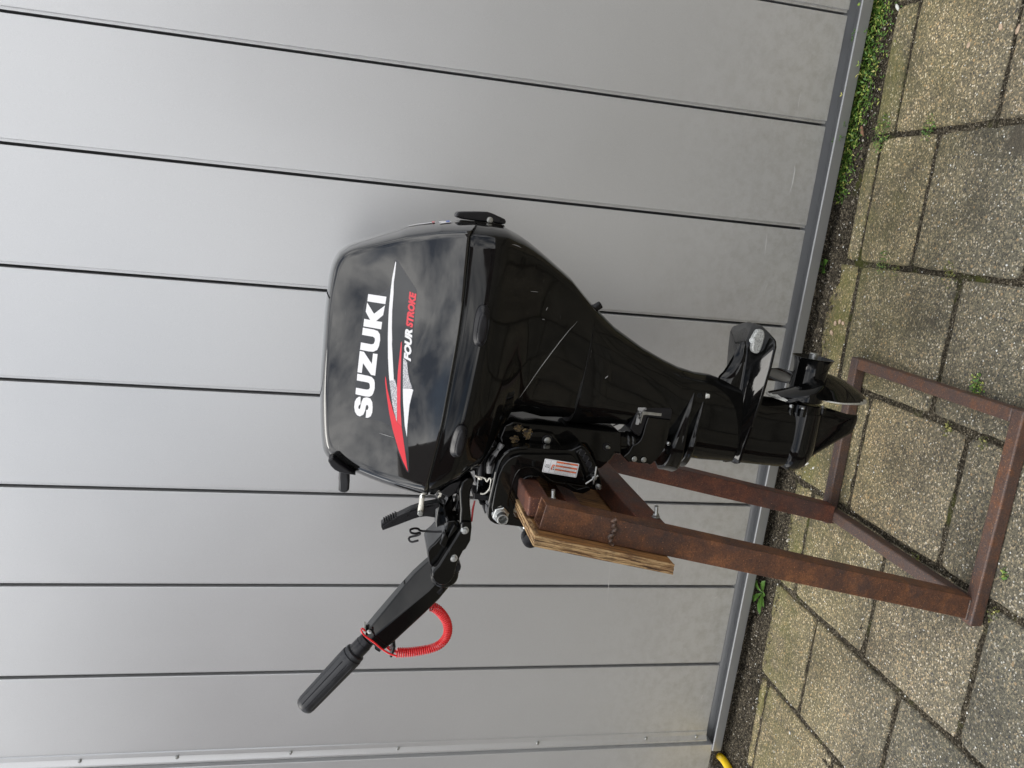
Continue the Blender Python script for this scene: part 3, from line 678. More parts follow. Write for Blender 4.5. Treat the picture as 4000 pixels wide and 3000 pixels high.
# ---- upper cowl: rings from the crease of the near side over the shoulder to the middle, then mirrored
sil = [(0.6652,0.2500,1.0214),(0.6584,0.2500,1.0772),(0.6570,0.2500,1.0854),(0.6454,0.2500,1.1335),(0.6361,0.2500,1.1555),(0.6265,0.2500,1.1807),(0.6077,0.2500,1.2274),(0.5983,0.2500,1.2428),(0.5885,0.2500,1.2533),(0.5701,0.2500,1.2619),(0.5471,0.2500,1.2663),(0.5209,0.2500,1.2682),(0.4813,0.2500,1.2703),(0.4213,0.2500,1.2715),(0.3703,0.2500,1.2724),(0.3186,0.2500,1.2709),(0.2662,0.2500,1.2669),(0.2398,0.2500,1.2632),(0.2274,0.2500,1.2593),(0.2152,0.2500,1.2495),(0.2042,0.2500,1.2305),(0.1943,0.2500,1.2047),(0.1817,0.2500,1.1698),(0.1709,0.2500,1.1346),(0.1627,0.2500,1.0991),(0.1556,0.2500,1.0660)]
crs = [(0.6486,0.1261,1.0414),(0.6421,0.1352,1.0827),(0.6401,0.1378,1.0944),(0.6287,0.1474,1.1382),(0.6222,0.1519,1.1587),(0.6142,0.1571,1.1820),(0.6018,0.1648,1.2172),(0.5941,0.1683,1.2333),(0.5847,0.1705,1.2433),(0.5710,0.1722,1.2509),(0.5554,0.1728,1.2538),(0.5304,0.1736,1.2574),(0.4928,0.1742,1.2599),(0.4359,0.1744,1.2610),(0.3876,0.1746,1.2617),(0.3388,0.1743,1.2607),(0.2894,0.1736,1.2572),(0.2663,0.1727,1.2533),(0.2541,0.1718,1.2491),(0.2456,0.1703,1.2423),(0.2363,0.1669,1.2267),(0.2264,0.1612,1.2007),(0.2160,0.1547,1.1714),(0.2082,0.1479,1.1406),(0.2029,0.1408,1.1083),(0.1997,0.1346,1.0801)]
seam = [(0.6411,0.1262,1.0418),(0.5928,0.1264,1.0428),(0.5468,0.1265,1.0434),(0.5000,0.1270,1.0455),(0.4589,0.1277,1.0485),(0.4023,0.1288,1.0535),(0.3612,0.1296,1.0571),(0.3195,0.1304,1.0608),(0.2788,0.1316,1.0663),(0.2427,0.1327,1.0714),(0.2079,0.1339,1.0767)]
seam = seam[::-1]                                # from the front (left) to the rear
def lerp3(a, c, t): return tuple(a[i] + (c[i] - a[i]) * t for i in range(3))
nt_ = len(sil)
topc = crv(crs, 4, False); tops = crv(sil, 4, False)
bot = crv(seam, 2, False)
def zline(x):
    for a, c in zip(bot, bot[1:]):
        if a[0] <= x <= c[0]: return a[2] + (c[2] - a[2]) * (x - a[0]) / (c[0] - a[0])
    return bot[0][2] + (x - bot[0][0]) * -.09 if x < bot[0][0] else bot[-1][2] + (x - bot[-1][0]) * -.12
ring_c = topc + bot
mb_ = []
for i, p in enumerate(bot):
    t = i / (len(bot) - 1); x = sil[-1][0] + (sil[0][0] - sil[-1][0]) * t; mb_.append((x, YM, sil[-1][2] + (sil[0][2] - sil[-1][2]) * t))
ring_m = tops + mb_
NT = len(topc)
rings = []
def ys(x, z): return .1165 + .27 * (z - 1.05) + .34 * (x - .43) ** 2 + .30 * (z - 1.13) ** 2
ring_c = [(p[0], ys(p[0], p[2]), p[2]) for p in ring_c]; bot = [(p[0], ys(p[0], p[2]), p[2]) for p in bot]
cc = Vector((.40, .13, 1.13))
def bulge(scale, dy):
    o = []
    for p in ring_c:
        x = cc.x + (p[0] - cc.x) * scale; z = cc.z + (p[2] - cc.z) * scale
        o.append((x, ys(x, z), z))
    return o
for sc_, dy in ((.06, .0128), (.2, .0126), (.38, .0118), (.55, .0102), (.70, .0080), (.82, .0056), (.90, .0036), (.955, .0020), (.985, .0008)): rings.append(bulge(sc_, dy))
rings.append([tuple(Vector(p) + Vector((0, .0006, 0))) for p in ring_c])
for q in (.06, .16, .3, .46, .64, .82, 1.0):
    a = q * PI / 2; sx, sy = math.sin(a) ** .9, 1 - math.cos(a)
    rg_ = []
    for c, m in zip(ring_c, ring_m):
        rg_.append((c[0] + (m[0] - c[0]) * sx, c[1] + (m[1] - c[1]) * (.18 * sx + .82 * sy), c[2] + (m[2] - c[2]) * sx))
    rings.append(rg_)
far = [[(x, 2 * YM - y, z) for x, y, z in r_] for r_ in rings[:-1]][::-1]
cm = MB(); cm.loft(rings + far); cowl = cm.build('cowl', 'cowl', OM, ang=50)
def bvh_of(o):
    me = o.data; w = WLOC[o]; return BVHTree.FromPolygons([v.co + w for v in me.vertices], [tuple(p.vertices) for p in me.polygons])
BV = bvh_of(cowl)
def xz(l): return [(p[0], p[2]) for p in l]
# decals on the near side
film = xz([(0.5324,0.1606,1.1980),(0.5306,0.1606,1.1983),(0.5074,0.1620,1.2045),(0.4290,0.1629,1.2087),(0.3859,0.1631,1.2096),(0.3421,0.1636,1.2117),(0.3246,0.1635,1.2112),(0.3181,0.1624,1.2062),(0.3159,0.1579,1.1860),(0.3134,0.1524,1.1607),(0.3086,0.1497,1.1487),(0.3021,0.1485,1.1434),(0.2816,0.1473,1.1376),(0.2600,0.1457,1.1306),(0.2396,0.1437,1.1215),(0.2262,0.1421,1.1139),(0.2240,0.1412,1.1102),(0.2267,0.1411,1.1095),(0.2620,0.1419,1.1130),(0.2852,0.1426,1.1163),(0.3143,0.1429,1.1176),(0.3479,0.1427,1.1169),(0.3759,0.1416,1.1118),(0.3912,0.1429,1.1178),(0.4109,0.1443,1.1241),(0.4192,0.1445,1.1250),(0.4224,0.1442,1.1236),(0.4235,0.1437,1.1214),(0.4300,0.1435,1.1204),(0.4554,0.1436,1.1210),(0.4291,0.1436,1.1208),(0.4777,0.1436,1.1207),(0.5174,0.1435,1.1205),(0.5402,0.1433,1.1194),(0.5457,0.1435,1.1205),(0.5910,0.1511,1.1548),(0.5920,0.1516,1.1573),(0.5901,0.1519,1.1587),(0.5634,0.1524,1.1610),(0.5479,0.1529,1.1630),(0.5390,0.1543,1.1694),(0.5326,0.1564,1.1791),(0.5322,0.1563,1.1787),(0.5317,0.1583,1.1877)])
conform('decal_film', [film], BV, .0003, 'film', cowl)
def letter(pl, mat='white', name='letter'): conform(name, [xz(pl)], BV, .0006, mat, cowl)
letter([(0.3536,0.1611,1.2004),(0.3469,0.1610,1.2001),(0.3399,0.1609,1.1997),(0.3384,0.1614,1.2019),(0.3342,0.1617,1.2033),(0.3309,0.1615,1.2021),(0.3315,0.1611,1.2003),(0.3356,0.1609,1.1995),(0.3454,0.1606,1.1981),(0.3518,0.1600,1.1956),(0.3540,0.1588,1.1899),(0.3526,0.1575,1.1840),(0.3465,0.1567,1.1803),(0.3378,0.1564,1.1792),(0.3281,0.1564,1.1792),(0.3208,0.1569,1.1812),(0.3172,0.1579,1.1860),(0.3171,0.1587,1.1896),(0.3312,0.1587,1.1894),(0.3321,0.1581,1.1869),(0.3362,0.1579,1.1861),(0.3397,0.1581,1.1870),(0.3404,0.1586,1.1891),(0.3383,0.1589,1.1905),(0.3294,0.1591,1.1914),(0.3221,0.1597,1.1939),(0.3181,0.1609,1.1995),(0.3196,0.1620,1.2046),(0.3249,0.1628,1.2082),(0.3335,0.1632,1.2100),(0.3432,0.1631,1.2097),(0.3496,0.1626,1.2071),(0.3528,0.1618,1.2036)])
letter([(0.3934,0.1628,1.2081),(0.3920,0.1587,1.1896),(0.3905,0.1574,1.1838),(0.3866,0.1566,1.1798),(0.3807,0.1562,1.1782),(0.3712,0.1561,1.1778),(0.3623,0.1565,1.1796),(0.3581,0.1570,1.1818),(0.3555,0.1579,1.1858),(0.3552,0.1593,1.1925),(0.3570,0.1630,1.2092),(0.3686,0.1629,1.2089),(0.3675,0.1591,1.1915),(0.3683,0.1583,1.1878),(0.3712,0.1579,1.1859),(0.3763,0.1580,1.1862),(0.3796,0.1583,1.1877),(0.3805,0.1591,1.1914),(0.3815,0.1628,1.2083)])
letter([(0.4331,0.1624,1.2062),(0.4325,0.1608,1.1993),(0.4134,0.1577,1.1851),(0.4316,0.1575,1.1842),(0.4314,0.1559,1.1766),(0.3938,0.1562,1.1783),(0.3942,0.1577,1.1852),(0.4128,0.1609,1.1997),(0.3955,0.1612,1.2008),(0.3960,0.1628,1.2081)])
letter([(0.4733,0.1617,1.2033),(0.4722,0.1578,1.1856),(0.4704,0.1563,1.1786),(0.4653,0.1555,1.1749),(0.4559,0.1553,1.1739),(0.4454,0.1555,1.1752),(0.4383,0.1561,1.1778),(0.4345,0.1575,1.1841),(0.4342,0.1592,1.1918),(0.4353,0.1623,1.2060),(0.4479,0.1621,1.2051),(0.4468,0.1583,1.1879),(0.4480,0.1575,1.1842),(0.4534,0.1571,1.1824),(0.4577,0.1572,1.1828),(0.4599,0.1578,1.1857),(0.4609,0.1619,1.2041)])
letter([(0.5160,0.1608,1.1989),(0.4986,0.1581,1.1866),(0.5144,0.1543,1.1696),(0.4980,0.1548,1.1716),(0.4869,0.1571,1.1823),(0.4864,0.1550,1.1725),(0.4739,0.1551,1.1734),(0.4757,0.1616,1.2028),(0.4882,0.1615,1.2021),(0.4876,0.1593,1.1923),(0.5003,0.1611,1.2003)])
letter([(0.5301,0.1605,1.1979),(0.5290,0.1540,1.1681),(0.5167,0.1542,1.1692),(0.5180,0.1607,1.1987)])
letter([(0.5882,0.1516,1.1571),(0.5769,0.1519,1.1588),(0.5614,0.1524,1.1608),(0.5491,0.1525,1.1615),(0.5315,0.1527,1.1624),(0.5087,0.1528,1.1629),(0.4879,0.1528,1.1626),(0.4628,0.1526,1.1617),(0.4250,0.1520,1.1590),(0.4258,0.1520,1.1589),(0.4038,0.1514,1.1565),(0.3885,0.1509,1.1543),(0.3893,0.1493,1.1469),(0.3905,0.1494,1.1471),(0.4182,0.1501,1.1504),(0.4518,0.1509,1.1543),(0.4583,0.1510,1.1544),(0.4791,0.1513,1.1561),(0.5051,0.1516,1.1574),(0.5362,0.1516,1.1571),(0.5536,0.1517,1.1578),(0.5669,0.1515,1.1567),(0.5863,0.1513,1.1560)], 'white', 'stripe')
letter([(0.3881,0.1509,1.1542),(0.3749,0.1505,1.1521),(0.3492,0.1494,1.1471),(0.3339,0.1484,1.1428),(0.3160,0.1471,1.1370),(0.3588,0.1477,1.1395),(0.3778,0.1480,1.1409),(0.3845,0.1485,1.1432),(0.3912,0.1489,1.1451)], 'halftone', 'stripe')
letter([(0.3949,0.1526,1.1617),(0.3842,0.1524,1.1611),(0.3573,0.1514,1.1563),(0.3303,0.1502,1.1507),(0.3010,0.1484,1.1428),(0.2670,0.1458,1.1311),(0.2455,0.1438,1.1219),(0.2261,0.1416,1.1116),(0.2752,0.1438,1.1217),(0.3084,0.1452,1.1284),(0.3145,0.1469,1.1360),(0.3345,0.1488,1.1444),(0.3545,0.1503,1.1512),(0.3733,0.1515,1.1568),(0.3922,0.1523,1.1604)], 'red', 'stripe')
letter([(0.3147,0.1469,1.1358),(0.3088,0.1453,1.1285),(0.3472,0.1463,1.1332),(0.4095,0.1471,1.1369),(0.3939,0.1469,1.1360),(0.4366,0.1473,1.1377),(0.4536,0.1474,1.1380),(0.4463,0.1473,1.1379),(0.4579,0.1475,1.1385),(0.4546,0.1478,1.1398),(0.4270,0.1480,1.1407),(0.4278,0.1480,1.1408),(0.4063,0.1481,1.1414),(0.3761,0.1480,1.1410),(0.3432,0.1475,1.1386),(0.3161,0.1470,1.1364)], 'red2', 'stripe')
letter([(0.4298,0.1465,1.1341),(0.4132,0.1463,1.1334),(0.3944,0.1461,1.1323),(0.3772,0.1459,1.1311),(0.3785,0.1432,1.1192),(0.3805,0.1425,1.1161),(0.3921,0.1436,1.1210),(0.4038,0.1443,1.1243),(0.4233,0.1450,1.1273),(0.4264,0.1456,1.1300)], 'halftone', 'stripe')
letter([(0.3769,0.1458,1.1311),(0.3556,0.1454,1.1293),(0.3114,0.1441,1.1233),(0.2908,0.1430,1.1182),(0.3141,0.1432,1.1189),(0.3489,0.1430,1.1181),(0.3641,0.1425,1.1159),(0.3766,0.1420,1.1138),(0.3785,0.1426,1.1163)], 'white', 'stripe')
def on_cowl_text(s, tri, mat, name, bold=.06, off=.0006):
    O, U, V = [Vector(p) for p in tri]; vs, fs = text_mesh(s, O, U - O, V - O, bold=bold, shear=.28)
    pj = []
    for v in vs:
        h = BV.ray_cast(Vector((v.x, -1, v.z)), Vector((0, 1, 0))); pj.append((v.x, h[0].y - off if h[0] else v.y, v.z))
    m = MB(); m.add(pj, fs); m.build(name, mat, cowl, ang=80)
on_cowl_text('FOUR', [(0.4253,0.1439,1.1224),(0.4797,0.1442,1.1235),(0.4255,0.1462,1.1326)], 'white', 'lettering')
on_cowl_text('STROKE', [(0.4827,0.1441,1.1233),(0.5424,0.1436,1.1210),(0.4821,0.1463,1.1331)], 'red2', 'lettering', off=.0008)
# rear (right) stickers wrapped on the shoulder
def rear_patch(name, pts, mat, off):
    vs = []
    for p in pts:
        o = Vector(LOC); d = (Vector(p) - o).normalized(); h = BV.ray_cast(o, d)
        q = (h[0] + (h[1] if h[1].dot(d) < 0 else -h[1]) * off) if h[0] else Vector(p); vs.append(q)
    m = MB(); m.add(vs, [tuple(range(len(vs)))]); m.build(name, mat, cowl, ang=80)
rear_patch('sticker', [(0.6575,0.2500,1.0819),(0.6605,0.2500,1.0625),(0.6576,0.2500,1.0586),(0.6531,0.2500,1.0793)], 'white', .0012)
rear_patch('sticker_print', [(0.6585,0.2500,1.0697),(0.6598,0.2500,1.0634),(0.6579,0.2500,1.0619),(0.6566,0.2500,1.0682)], 'blueink', .0018)
rear_patch('sticker', [(0.6447,0.2500,1.1343),(0.6515,0.2500,1.1141),(0.6554,0.2500,1.0945),(0.6531,0.2500,1.0934),(0.6490,0.2500,1.1148),(0.6444,0.2500,1.1325)], 'white', .0012)
rear_patch('sticker', [(0.6554,0.2500,1.0940),(0.6560,0.2500,1.0886),(0.6542,0.2500,1.0889),(0.6529,0.2500,1.0925)], 'red2', .0015)
# ---- seal between the covers
def band(off, z0, z1, name, mat, push=0):
    b = MB()
    n = len(bot)
    near = [(p[0], p[1] - push, p[2]) for p in bot]
    rgs = []
    for dz in (z0, z1):
        o = [(p[0] , p[1] + off, p[2] + dz) for p in bot]
        R0 = ring_m[0]; L0 = ring_m[NT - 1]
        # rear corner and front corner rounded towards the middle, then mirrored
        rear = [(bot[-1][0] + (R0[0] - bot[-1][0] - off) * math.sin(q), bot[-1][1] + off + (YM - bot[-1][1]) * (.18 * math.sin(q) + .82 * (1 - math.cos(q))), bot[-1][2] + (R0[2] - bot[-1][2]) * math.sin(q) + dz) for q in (.25, .5, .8, 1.1, 1.35, PI / 2)]
        front = [(bot[0][0] + (L0[0] - bot[0][0] + off) * math.sin(q), bot[0][1] + off + (YM - bot[0][1]) * (.18 * math.sin(q) + .82 * (1 - math.cos(q))), bot[0][2] + (L0[2] - bot[0][2]) * math.sin(q) + dz) for q in (PI / 2, 1.35, 1.1, .8, .5, .25)]
        half = front + o + rear
        rgs.append(half + [(x, 2 * YM - y, z) for x, y, z in half[1:-1]][::-1])
    return rgs
b = MB(); b.loft(band(.0035, -.0045, .002, '', '')); b.build('cowl_seal', 'gap', OM)
# ---- lower cowl: follows the seam, tapers to the drive shaft housing
def rowsec(Lp, Rp, hw, n=3.2, skew=0): return sup(Lp, Rp, YM, hw, n, 96, skew)
LL = [(0.1736,1.0674),(0.1722,1.0469),(0.1860,1.0246),(0.1985,1.0089),(0.2064,0.9856),(0.2330,0.9706),(0.2660,0.9554),(0.2978,0.9412),(0.3190,0.9288),(0.3214,0.9000),(0.3134,0.8614),(0.3139,0.8079)]
RR = [(0.6648,1.0206),(0.6651,0.9992),(0.6633,0.9804),(0.6623,0.9723),(0.6598,0.9650),(0.6514,0.9438),(0.6417,0.9252),(0.6312,0.9082),(0.6188,0.8895),(0.6033,0.8663),(0.5865,0.8418),(0.5372,0.7889)]
lc_top = band(0.0, -.0035, -.0065, '', '')
n0 = len(lc_top[0])
b = MB()
def shaped(ring0, Lp, Rp, hw):      # squeeze the plan ring of the seam into a new row
    xs = [p[0] for p in ring0]; a, c = min(xs), max(xs); o = []
    hw0 = max(abs(p[1] - YM) for p in ring0)
    for p in ring0:
        f = (p[0] - a) / (c - a); o.append((Lp[0] + (Rp[0] - Lp[0]) * f, YM + (p[1] - YM) * hw / hw0, Lp[1] + (Rp[1] - Lp[1]) * f))
    return o
R0 = lc_top[0]; rows = [R0]
hws = [.1385, .1430, .1425, .1385, .1300, .120, .108, .099, .091, .081, .073, .060]
for i in range(len(LL)): rows.append(shaped(R0, LL[i], RR[i], hws[i]))
rows[1] = [(x, YM + (y - YM) * 1.008, z - .008) for x, y, z in R0]
b.loft(rows); lower = b.build('lower_cowl', 'black', OM, ang=60)
# groove between lower cowl and drive shaft housing
g1 = [(0.5334,0.7908),(0.4911,0.7891),(0.4398,0.7900),(0.3623,0.7941),(0.3193,0.8038),(0.3051,0.8106)]
# drive shaft housing
LH = [(0.3040,0.8021),(0.3055,0.7498),(0.3056,0.6924),(0.2882,0.6368),(0.2531,0.5883),(0.2409,0.5425),(0.2385,0.5200),(0.2359,0.4579),(0.2322,0.3946),(0.2290,0.3448),(0.2351,0.3139)]
RH = [(0.5333,0.7833),(0.4983,0.7396),(0.4624,0.6785),(0.4400,0.6303),(0.4259,0.5944),(0.4172,0.5589),(0.4142,0.5234),(0.3994,0.4709),(0.3761,0.4024),(0.3730,0.3605),(0.3665,0.3192)]
hh = [.0605, .056, .050, .046, .043, .040, .037, .032, .030, .031, .034]
rows = []
top_l = [(0.3067,0.8072)][0]; top_r = [(0.5354,0.7866)][0]
rows.append(sup(top_l, top_r, YM, .0600, 2.9, 96))
for i in range(len(LH)):
    rows.append(sup(LH[i], RH[i], YM, hh[i], 2.9 if i < 4 else 2.5, 96))
b = MB(); b.loft(rows); hous = b.build('drive_shaft_housing', 'black', OM, ang=60)
sg = [sup(top_l, top_r, YM, .0592, 2.9, 96)]
b = MB(); rg0 = sup((top_l[0], top_l[1] + .004), (top_r[0], top_r[1] + .004), YM, .0585, 2.9, 96); rg1 = sup((top_l[0], top_l[1] - .002), (top_r[0], top_r[1] - .002), YM, .0585, 2.9, 96); b.loft([rg0, rg1]); b.build('joint_groove', 'gap', OM)
b = MB(); kn = [(0.5283,0.2350,0.7808),(0.5332,0.2350,0.7736)]; b.lathe(kn[0], Vector(kn[1]) - Vector(kn[0]), [(-.004, .0075), (.012, .0075), (.0135, .0065), (.0135, .0001)], 20); b.build('drain_plug', 'plastic', OM, ang=40)
# oval pads on the lower cowl
BL = bvh_of(lower)
def pad(outer, inner):
    o2 = resample(crv(xz(outer), 4), 48); i2 = resample(crv(xz(inner), 4), 48)
    def hit(x, z): h = BL.ray_cast(Vector((x, -1, z)), Vector((0, 1, 0))); return h[0].y if h[0] else .13
    y0 = min(hit(x, z) for x, z in o2); cx, cz = sum(p[0] for p in o2) / 48, sum(p[1] for p in o2) / 48
    def rg(pl, s, dy, flat=0): return [(cx + (x - cx) * s, (y0 if flat else hit(x, z)) - dy, cz + (z - cz) * s) for x, z in pl]
    m = MB(); m.loft([rg(o2, 1.0, -.003), rg(o2, 1.0, .002), rg(o2, .975, .0045), rg(o2, .93, .0055), rg(i2, 1.05, .0050), rg(i2, 1.0, .0060), rg(i2, .94, .0085, 1), rg(i2, .8, .0098, 1), rg(i2, .5, .0100, 1)])
    m.build('rubber_pad', 'plastic', OM, ang=70)
pad([(0.5337,0.1250,1.0130),(0.5319,0.1250,1.0055),(0.5241,0.1250,1.0006),(0.5096,0.1250,0.9992),(0.4912,0.1250,0.9999),(0.4763,0.1250,1.0016),(0.4667,0.1250,1.0059),(0.4633,0.1250,1.0121),(0.4658,0.1250,1.0197),(0.4747,0.1250,1.0240),(0.4894,0.1250,1.0249),(0.5078,0.1250,1.0240),(0.5225,0.1250,1.0217),(0.5304,0.1250,1.0182)], [(0.5215,0.1250,1.0106),(0.5183,0.1250,1.0048),(0.5093,0.1250,1.0025),(0.4928,0.1250,1.0024),(0.4798,0.1250,1.0038),(0.4712,0.1250,1.0072),(0.4690,0.1250,1.0126),(0.4724,0.1250,1.0175),(0.4824,0.1250,1.0193),(0.4990,0.1250,1.0185),(0.5138,0.1250,1.0167),(0.5198,0.1250,1.0141)])
pad([(0.3250,0.1250,1.0308),(0.3238,0.1250,1.0228),(0.3158,0.1250,1.0180),(0.3003,0.1250,1.0170),(0.2845,0.1250,1.0190),(0.2706,0.1250,1.0223),(0.2641,0.1250,1.0280),(0.2641,0.1250,1.0366),(0.2698,0.1250,1.0431),(0.2795,0.1250,1.0446),(0.2972,0.1250,1.0431),(0.3129,0.1250,1.0403),(0.3218,0.1250,1.0367)], [(0.3177,0.1250,1.0280),(0.3156,0.1250,1.0225),(0.3079,0.1250,1.0203),(0.2942,0.1250,1.0210),(0.2804,0.1250,1.0228),(0.2708,0.1250,1.0267),(0.2692,0.1250,1.0323),(0.2740,0.1250,1.0364),(0.2857,0.1250,1.0369),(0.3014,0.1250,1.0350),(0.3142,0.1250,1.0323)])
def scratch(pts, w, bv, par):
    P = [(p[0], p[2]) for p in pts]; n = len(P); a = []; c = []
    for i, (x, z) in enumerate(P):
        q = P[min(i + 1, n - 1)]; r_ = P[max(i - 1, 0)]; d = Vector((q[0] - r_[0], q[1] - r_[1])).normalized(); f = math.sin(PI * (i + .4) / (n - .2))
        a.append((x - d.y * w * f, z + d.x * w * f)); c.append((x + d.y * w * f, z - d.x * w * f))
    conform('scratch', [a + c[::-1]], bv, .0003, 'scratch', par)
scratch([(0.5077,0.1500,0.8263),(0.4916,0.1500,0.8407),(0.4700,0.1500,0.8568),(0.4459,0.1500,0.8727),(0.4137,0.1500,0.8924),(0.3786,0.1500,0.9118),(0.3641,0.1500,0.9196)], .0007, BL, lower)
scratch([(0.6345,0.1500,0.9698),(0.6342,0.1500,0.9641),(0.6325,0.1500,0.9576),(0.6302,0.1500,0.9517)], .0005, BL, lower)
scratch([(0.5257,0.1500,0.8913),(0.5282,0.1500,0.8900),(0.5311,0.1500,0.8885)], .0008, BL, lower)
scratch([(0.5098,0.1500,0.8970),(0.5101,0.1500,0.8937),(0.5094,0.1500,0.8920)], .0006, BL, lower)
scratch([(0.5580,0.1500,0.9254),(0.5577,0.1500,0.9172),(0.5571,0.1500,0.9106)], .0004, BL, lower)
BH = bvh_of(hous)
scratch([(0.4043,0.2000,0.7576),(0.4069,0.2000,0.7548),(0.4096,0.2000,0.7522)], .0009, BH, hous)
scratch([(0.2918,0.1300,1.1653),(0.2907,0.1300,1.1597),(0.2893,0.1300,1.1531),(0.2880,0.1300,1.1464),(0.2872,0.1300,1.1398)], .0005, BV, cowl)
# ---- rear cowl latch
lt = [(0.6780,1.0517),(0.6796,1.0406),(0.6821,1.0158),(0.6833,0.9991),(0.6811,0.9888),(0.6778,0.9792),(0.6766,0.9748),(0.6750,0.9710),(0.6738,0.9664),(0.6694,0.9645),(0.6654,0.9649),(0.6639,0.9719),(0.6651,0.9822),(0.6651,0.9957),(0.6654,1.0193),(0.6663,1.0427),(0.6691,1.0538),(0.6733,1.0536)]
b = MB(); b.prism(lt, YM - .019, YM + .019); lat = b.build('cowl_latch', 'plastic', OM, bev=.003, seg=3)
b = MB(); b.prism([(0.6621,1.0498),(0.6649,1.0443),(0.6650,1.0192),(0.6649,0.9822),(0.6634,0.9693),(0.6607,0.9668),(0.6608,0.9733),(0.6621,0.9853),(0.6618,1.0022),(0.6613,1.0189),(0.6593,1.0488)], YM - .028, YM + .028); b.build('latch_base', 'black', OM, bev=.002)
sc1 = [(0.6696,0.2310,0.9941)][0]
hexbolt(lat, sc1, (0, -1, 0), .0042, .004, 'screw', 'zinc', flange=1.3)
# ---- pull starter and its boss
sb = [(0.2343,1.2503),(0.2242,1.2442),(0.2174,1.2374),(0.2134,1.2291),(0.2104,1.2142),(0.2086,1.1994),(0.2150,1.2080),(0.2283,1.2282),(0.2399,1.2417)]
b = MB(); b.prism(sb, .165, .30); b.build('starter_boss', 'plastic', OM, bev=.006, seg=3)
sh = [(0.2142,1.2297),(0.2120,1.2192),(0.2087,1.2128),(0.1955,1.2113),(0.1885,1.2103),(0.1743,1.2103),(0.1685,1.2133),(0.1673,1.2185),(0.1681,1.2267),(0.1720,1.2292),(0.1879,1.2294),(0.1949,1.2304),(0.2054,1.2303)]
b = MB(); b.prism(sh, .185, .222); hnd = b.build('pull_handle', 'grip', OM, bev=.006, seg=4)
for i in range(4):
    q = [(0.2012,1.2167),(0.2013,1.2119),(0.1992,1.2118),(0.1977,1.2165)]; dz = -.0018 - .0052 * i
    b = MB(); b.box((q[1][0] - .0, .2, q[1][1] + 0), (.0015, .034, .0012)); b.v = [(v[0] - .004 * i, v[1], v[2] + .0005) for v in b.v]; b.build('grip_rib', 'plastic', hnd)

# ---- swivel bracket, steering tube
sw = [(0.2816,0.9459),(0.3051,0.9394),(0.3132,0.9193),(0.3107,0.8979),(0.3066,0.8118),(0.3022,0.7381),(0.3013,0.7092),(0.2561,0.7030),(0.2583,0.7164),(0.2469,0.7224),(0.2372,0.7313),(0.2246,0.7437),(0.2308,0.7547),(0.2564,0.7654),(0.2725,0.7784),(0.2739,0.7896),(0.2621,0.8064),(0.2636,0.8608),(0.2628,0.9141),(0.2551,0.9345)]
b = MB(); b.prism(sw, .195, .305); b.build('swivel_bracket', 'black', OM, bev=.006, seg=3)
b = MB(); b.prism([(0.2954,0.8912),(0.2990,0.8730),(0.2949,0.8440),(0.2720,0.8270),(0.2630,0.8169),(0.2663,0.8694),(0.2676,0.8908)], .184, .197); b.build('bracket_boss', 'black', OM, bev=.005, seg=3)
q = [(0.2833,0.1840,0.8569)][0]
b = MB(); b.lathe(q, (0, -1, 0), [(0, .0100), (.003, .0096), (.0035, .0072), (.0035, .0001)], 32); b.build('washer', 'plastic', OM)
hexbolt(OM, Vector(q) + Vector((0, -.003, 0)), (0, -1, 0), .0050, .006, 'pivot_bolt', 'zinc')
q = [(0.2718,0.1950,0.7362)][0]
b = MB(); b.lathe(q, (0, -1, 0), [(0, .0075), (.003, .007), (.003, .0001)], 24); b.build('nipple_seat', 'plastic', OM)
b = MB(); b.lathe(q, (.1, -1, -.25), [(0, .0034), (.004, .0034), (.004, .0022), (.006, .0022), (.007, .0027), (.010, .0022), (.0105, .0001)], 16); b.build('grease_nipple', 'steel', OM)
# old grease in the hinge
b = MB(); rg = random.Random(4)
gq = [(0.2977,0.1860,0.9195),(0.3033,0.1860,0.9132),(0.3038,0.1860,0.9036),(0.2970,0.1860,0.8959),(0.2883,0.1860,0.8923),(0.2792,0.1860,0.8957),(0.2744,0.1860,0.9040),(0.2722,0.1860,0.9125),(0.2819,0.1860,0.9170),(0.2910,0.1860,0.9110),(0.2896,0.1860,0.9021)]
for p in (gq[1], gq[3], gq[4], gq[8]):
    bm = bmesh.new(); bmesh.ops.create_icosphere(bm, subdivisions=3, radius=1)
    vs = [Vector(p) + Vector((v.co.x * .0055, v.co.y * .002, v.co.z * .0075)) * (1 + .9 * noise.noise(v.co * 2.3 + Vector(p) * 90)) for v in bm.verts]; b.add(vs, [[v.index for v in f.verts] for f in bm.faces]); bm.free()
b.build('grease', 'grease', OM, ang=80)
axt = [(0.2611,0.2500,0.7146),(0.2592,0.2500,0.6365)]
A0 = Vector([(0.2743,0.2220,0.7013)][0]); A1 = Vector([(0.2775,0.2220,0.6276)][0]); ax = (A1 - A0).normalized()
b = MB(); b.lathe(A0 + ax * -.02, ax, [(0, .0200), (.026, .0200), (.029, .0194), (.031, .0212), (.034, .0218), (.037, .0210), (.039, .0196), (.041, .0210), (.044, .0213), (.047, .0200), (.050, .0185), (.08, .0185)], 40); b.build('steering_tube', 'black', OM, ang=40)
b = MB(); b.tube(crv([(0.2807,0.2600,0.7779),(0.2836,0.2600,0.7272),(0.2873,0.2600,0.7174),(0.2962,0.2600,0.7032),(0.2998,0.2600,0.6946)], 6, False), .0014, 8); b.build('cable', 'plastic', OM)
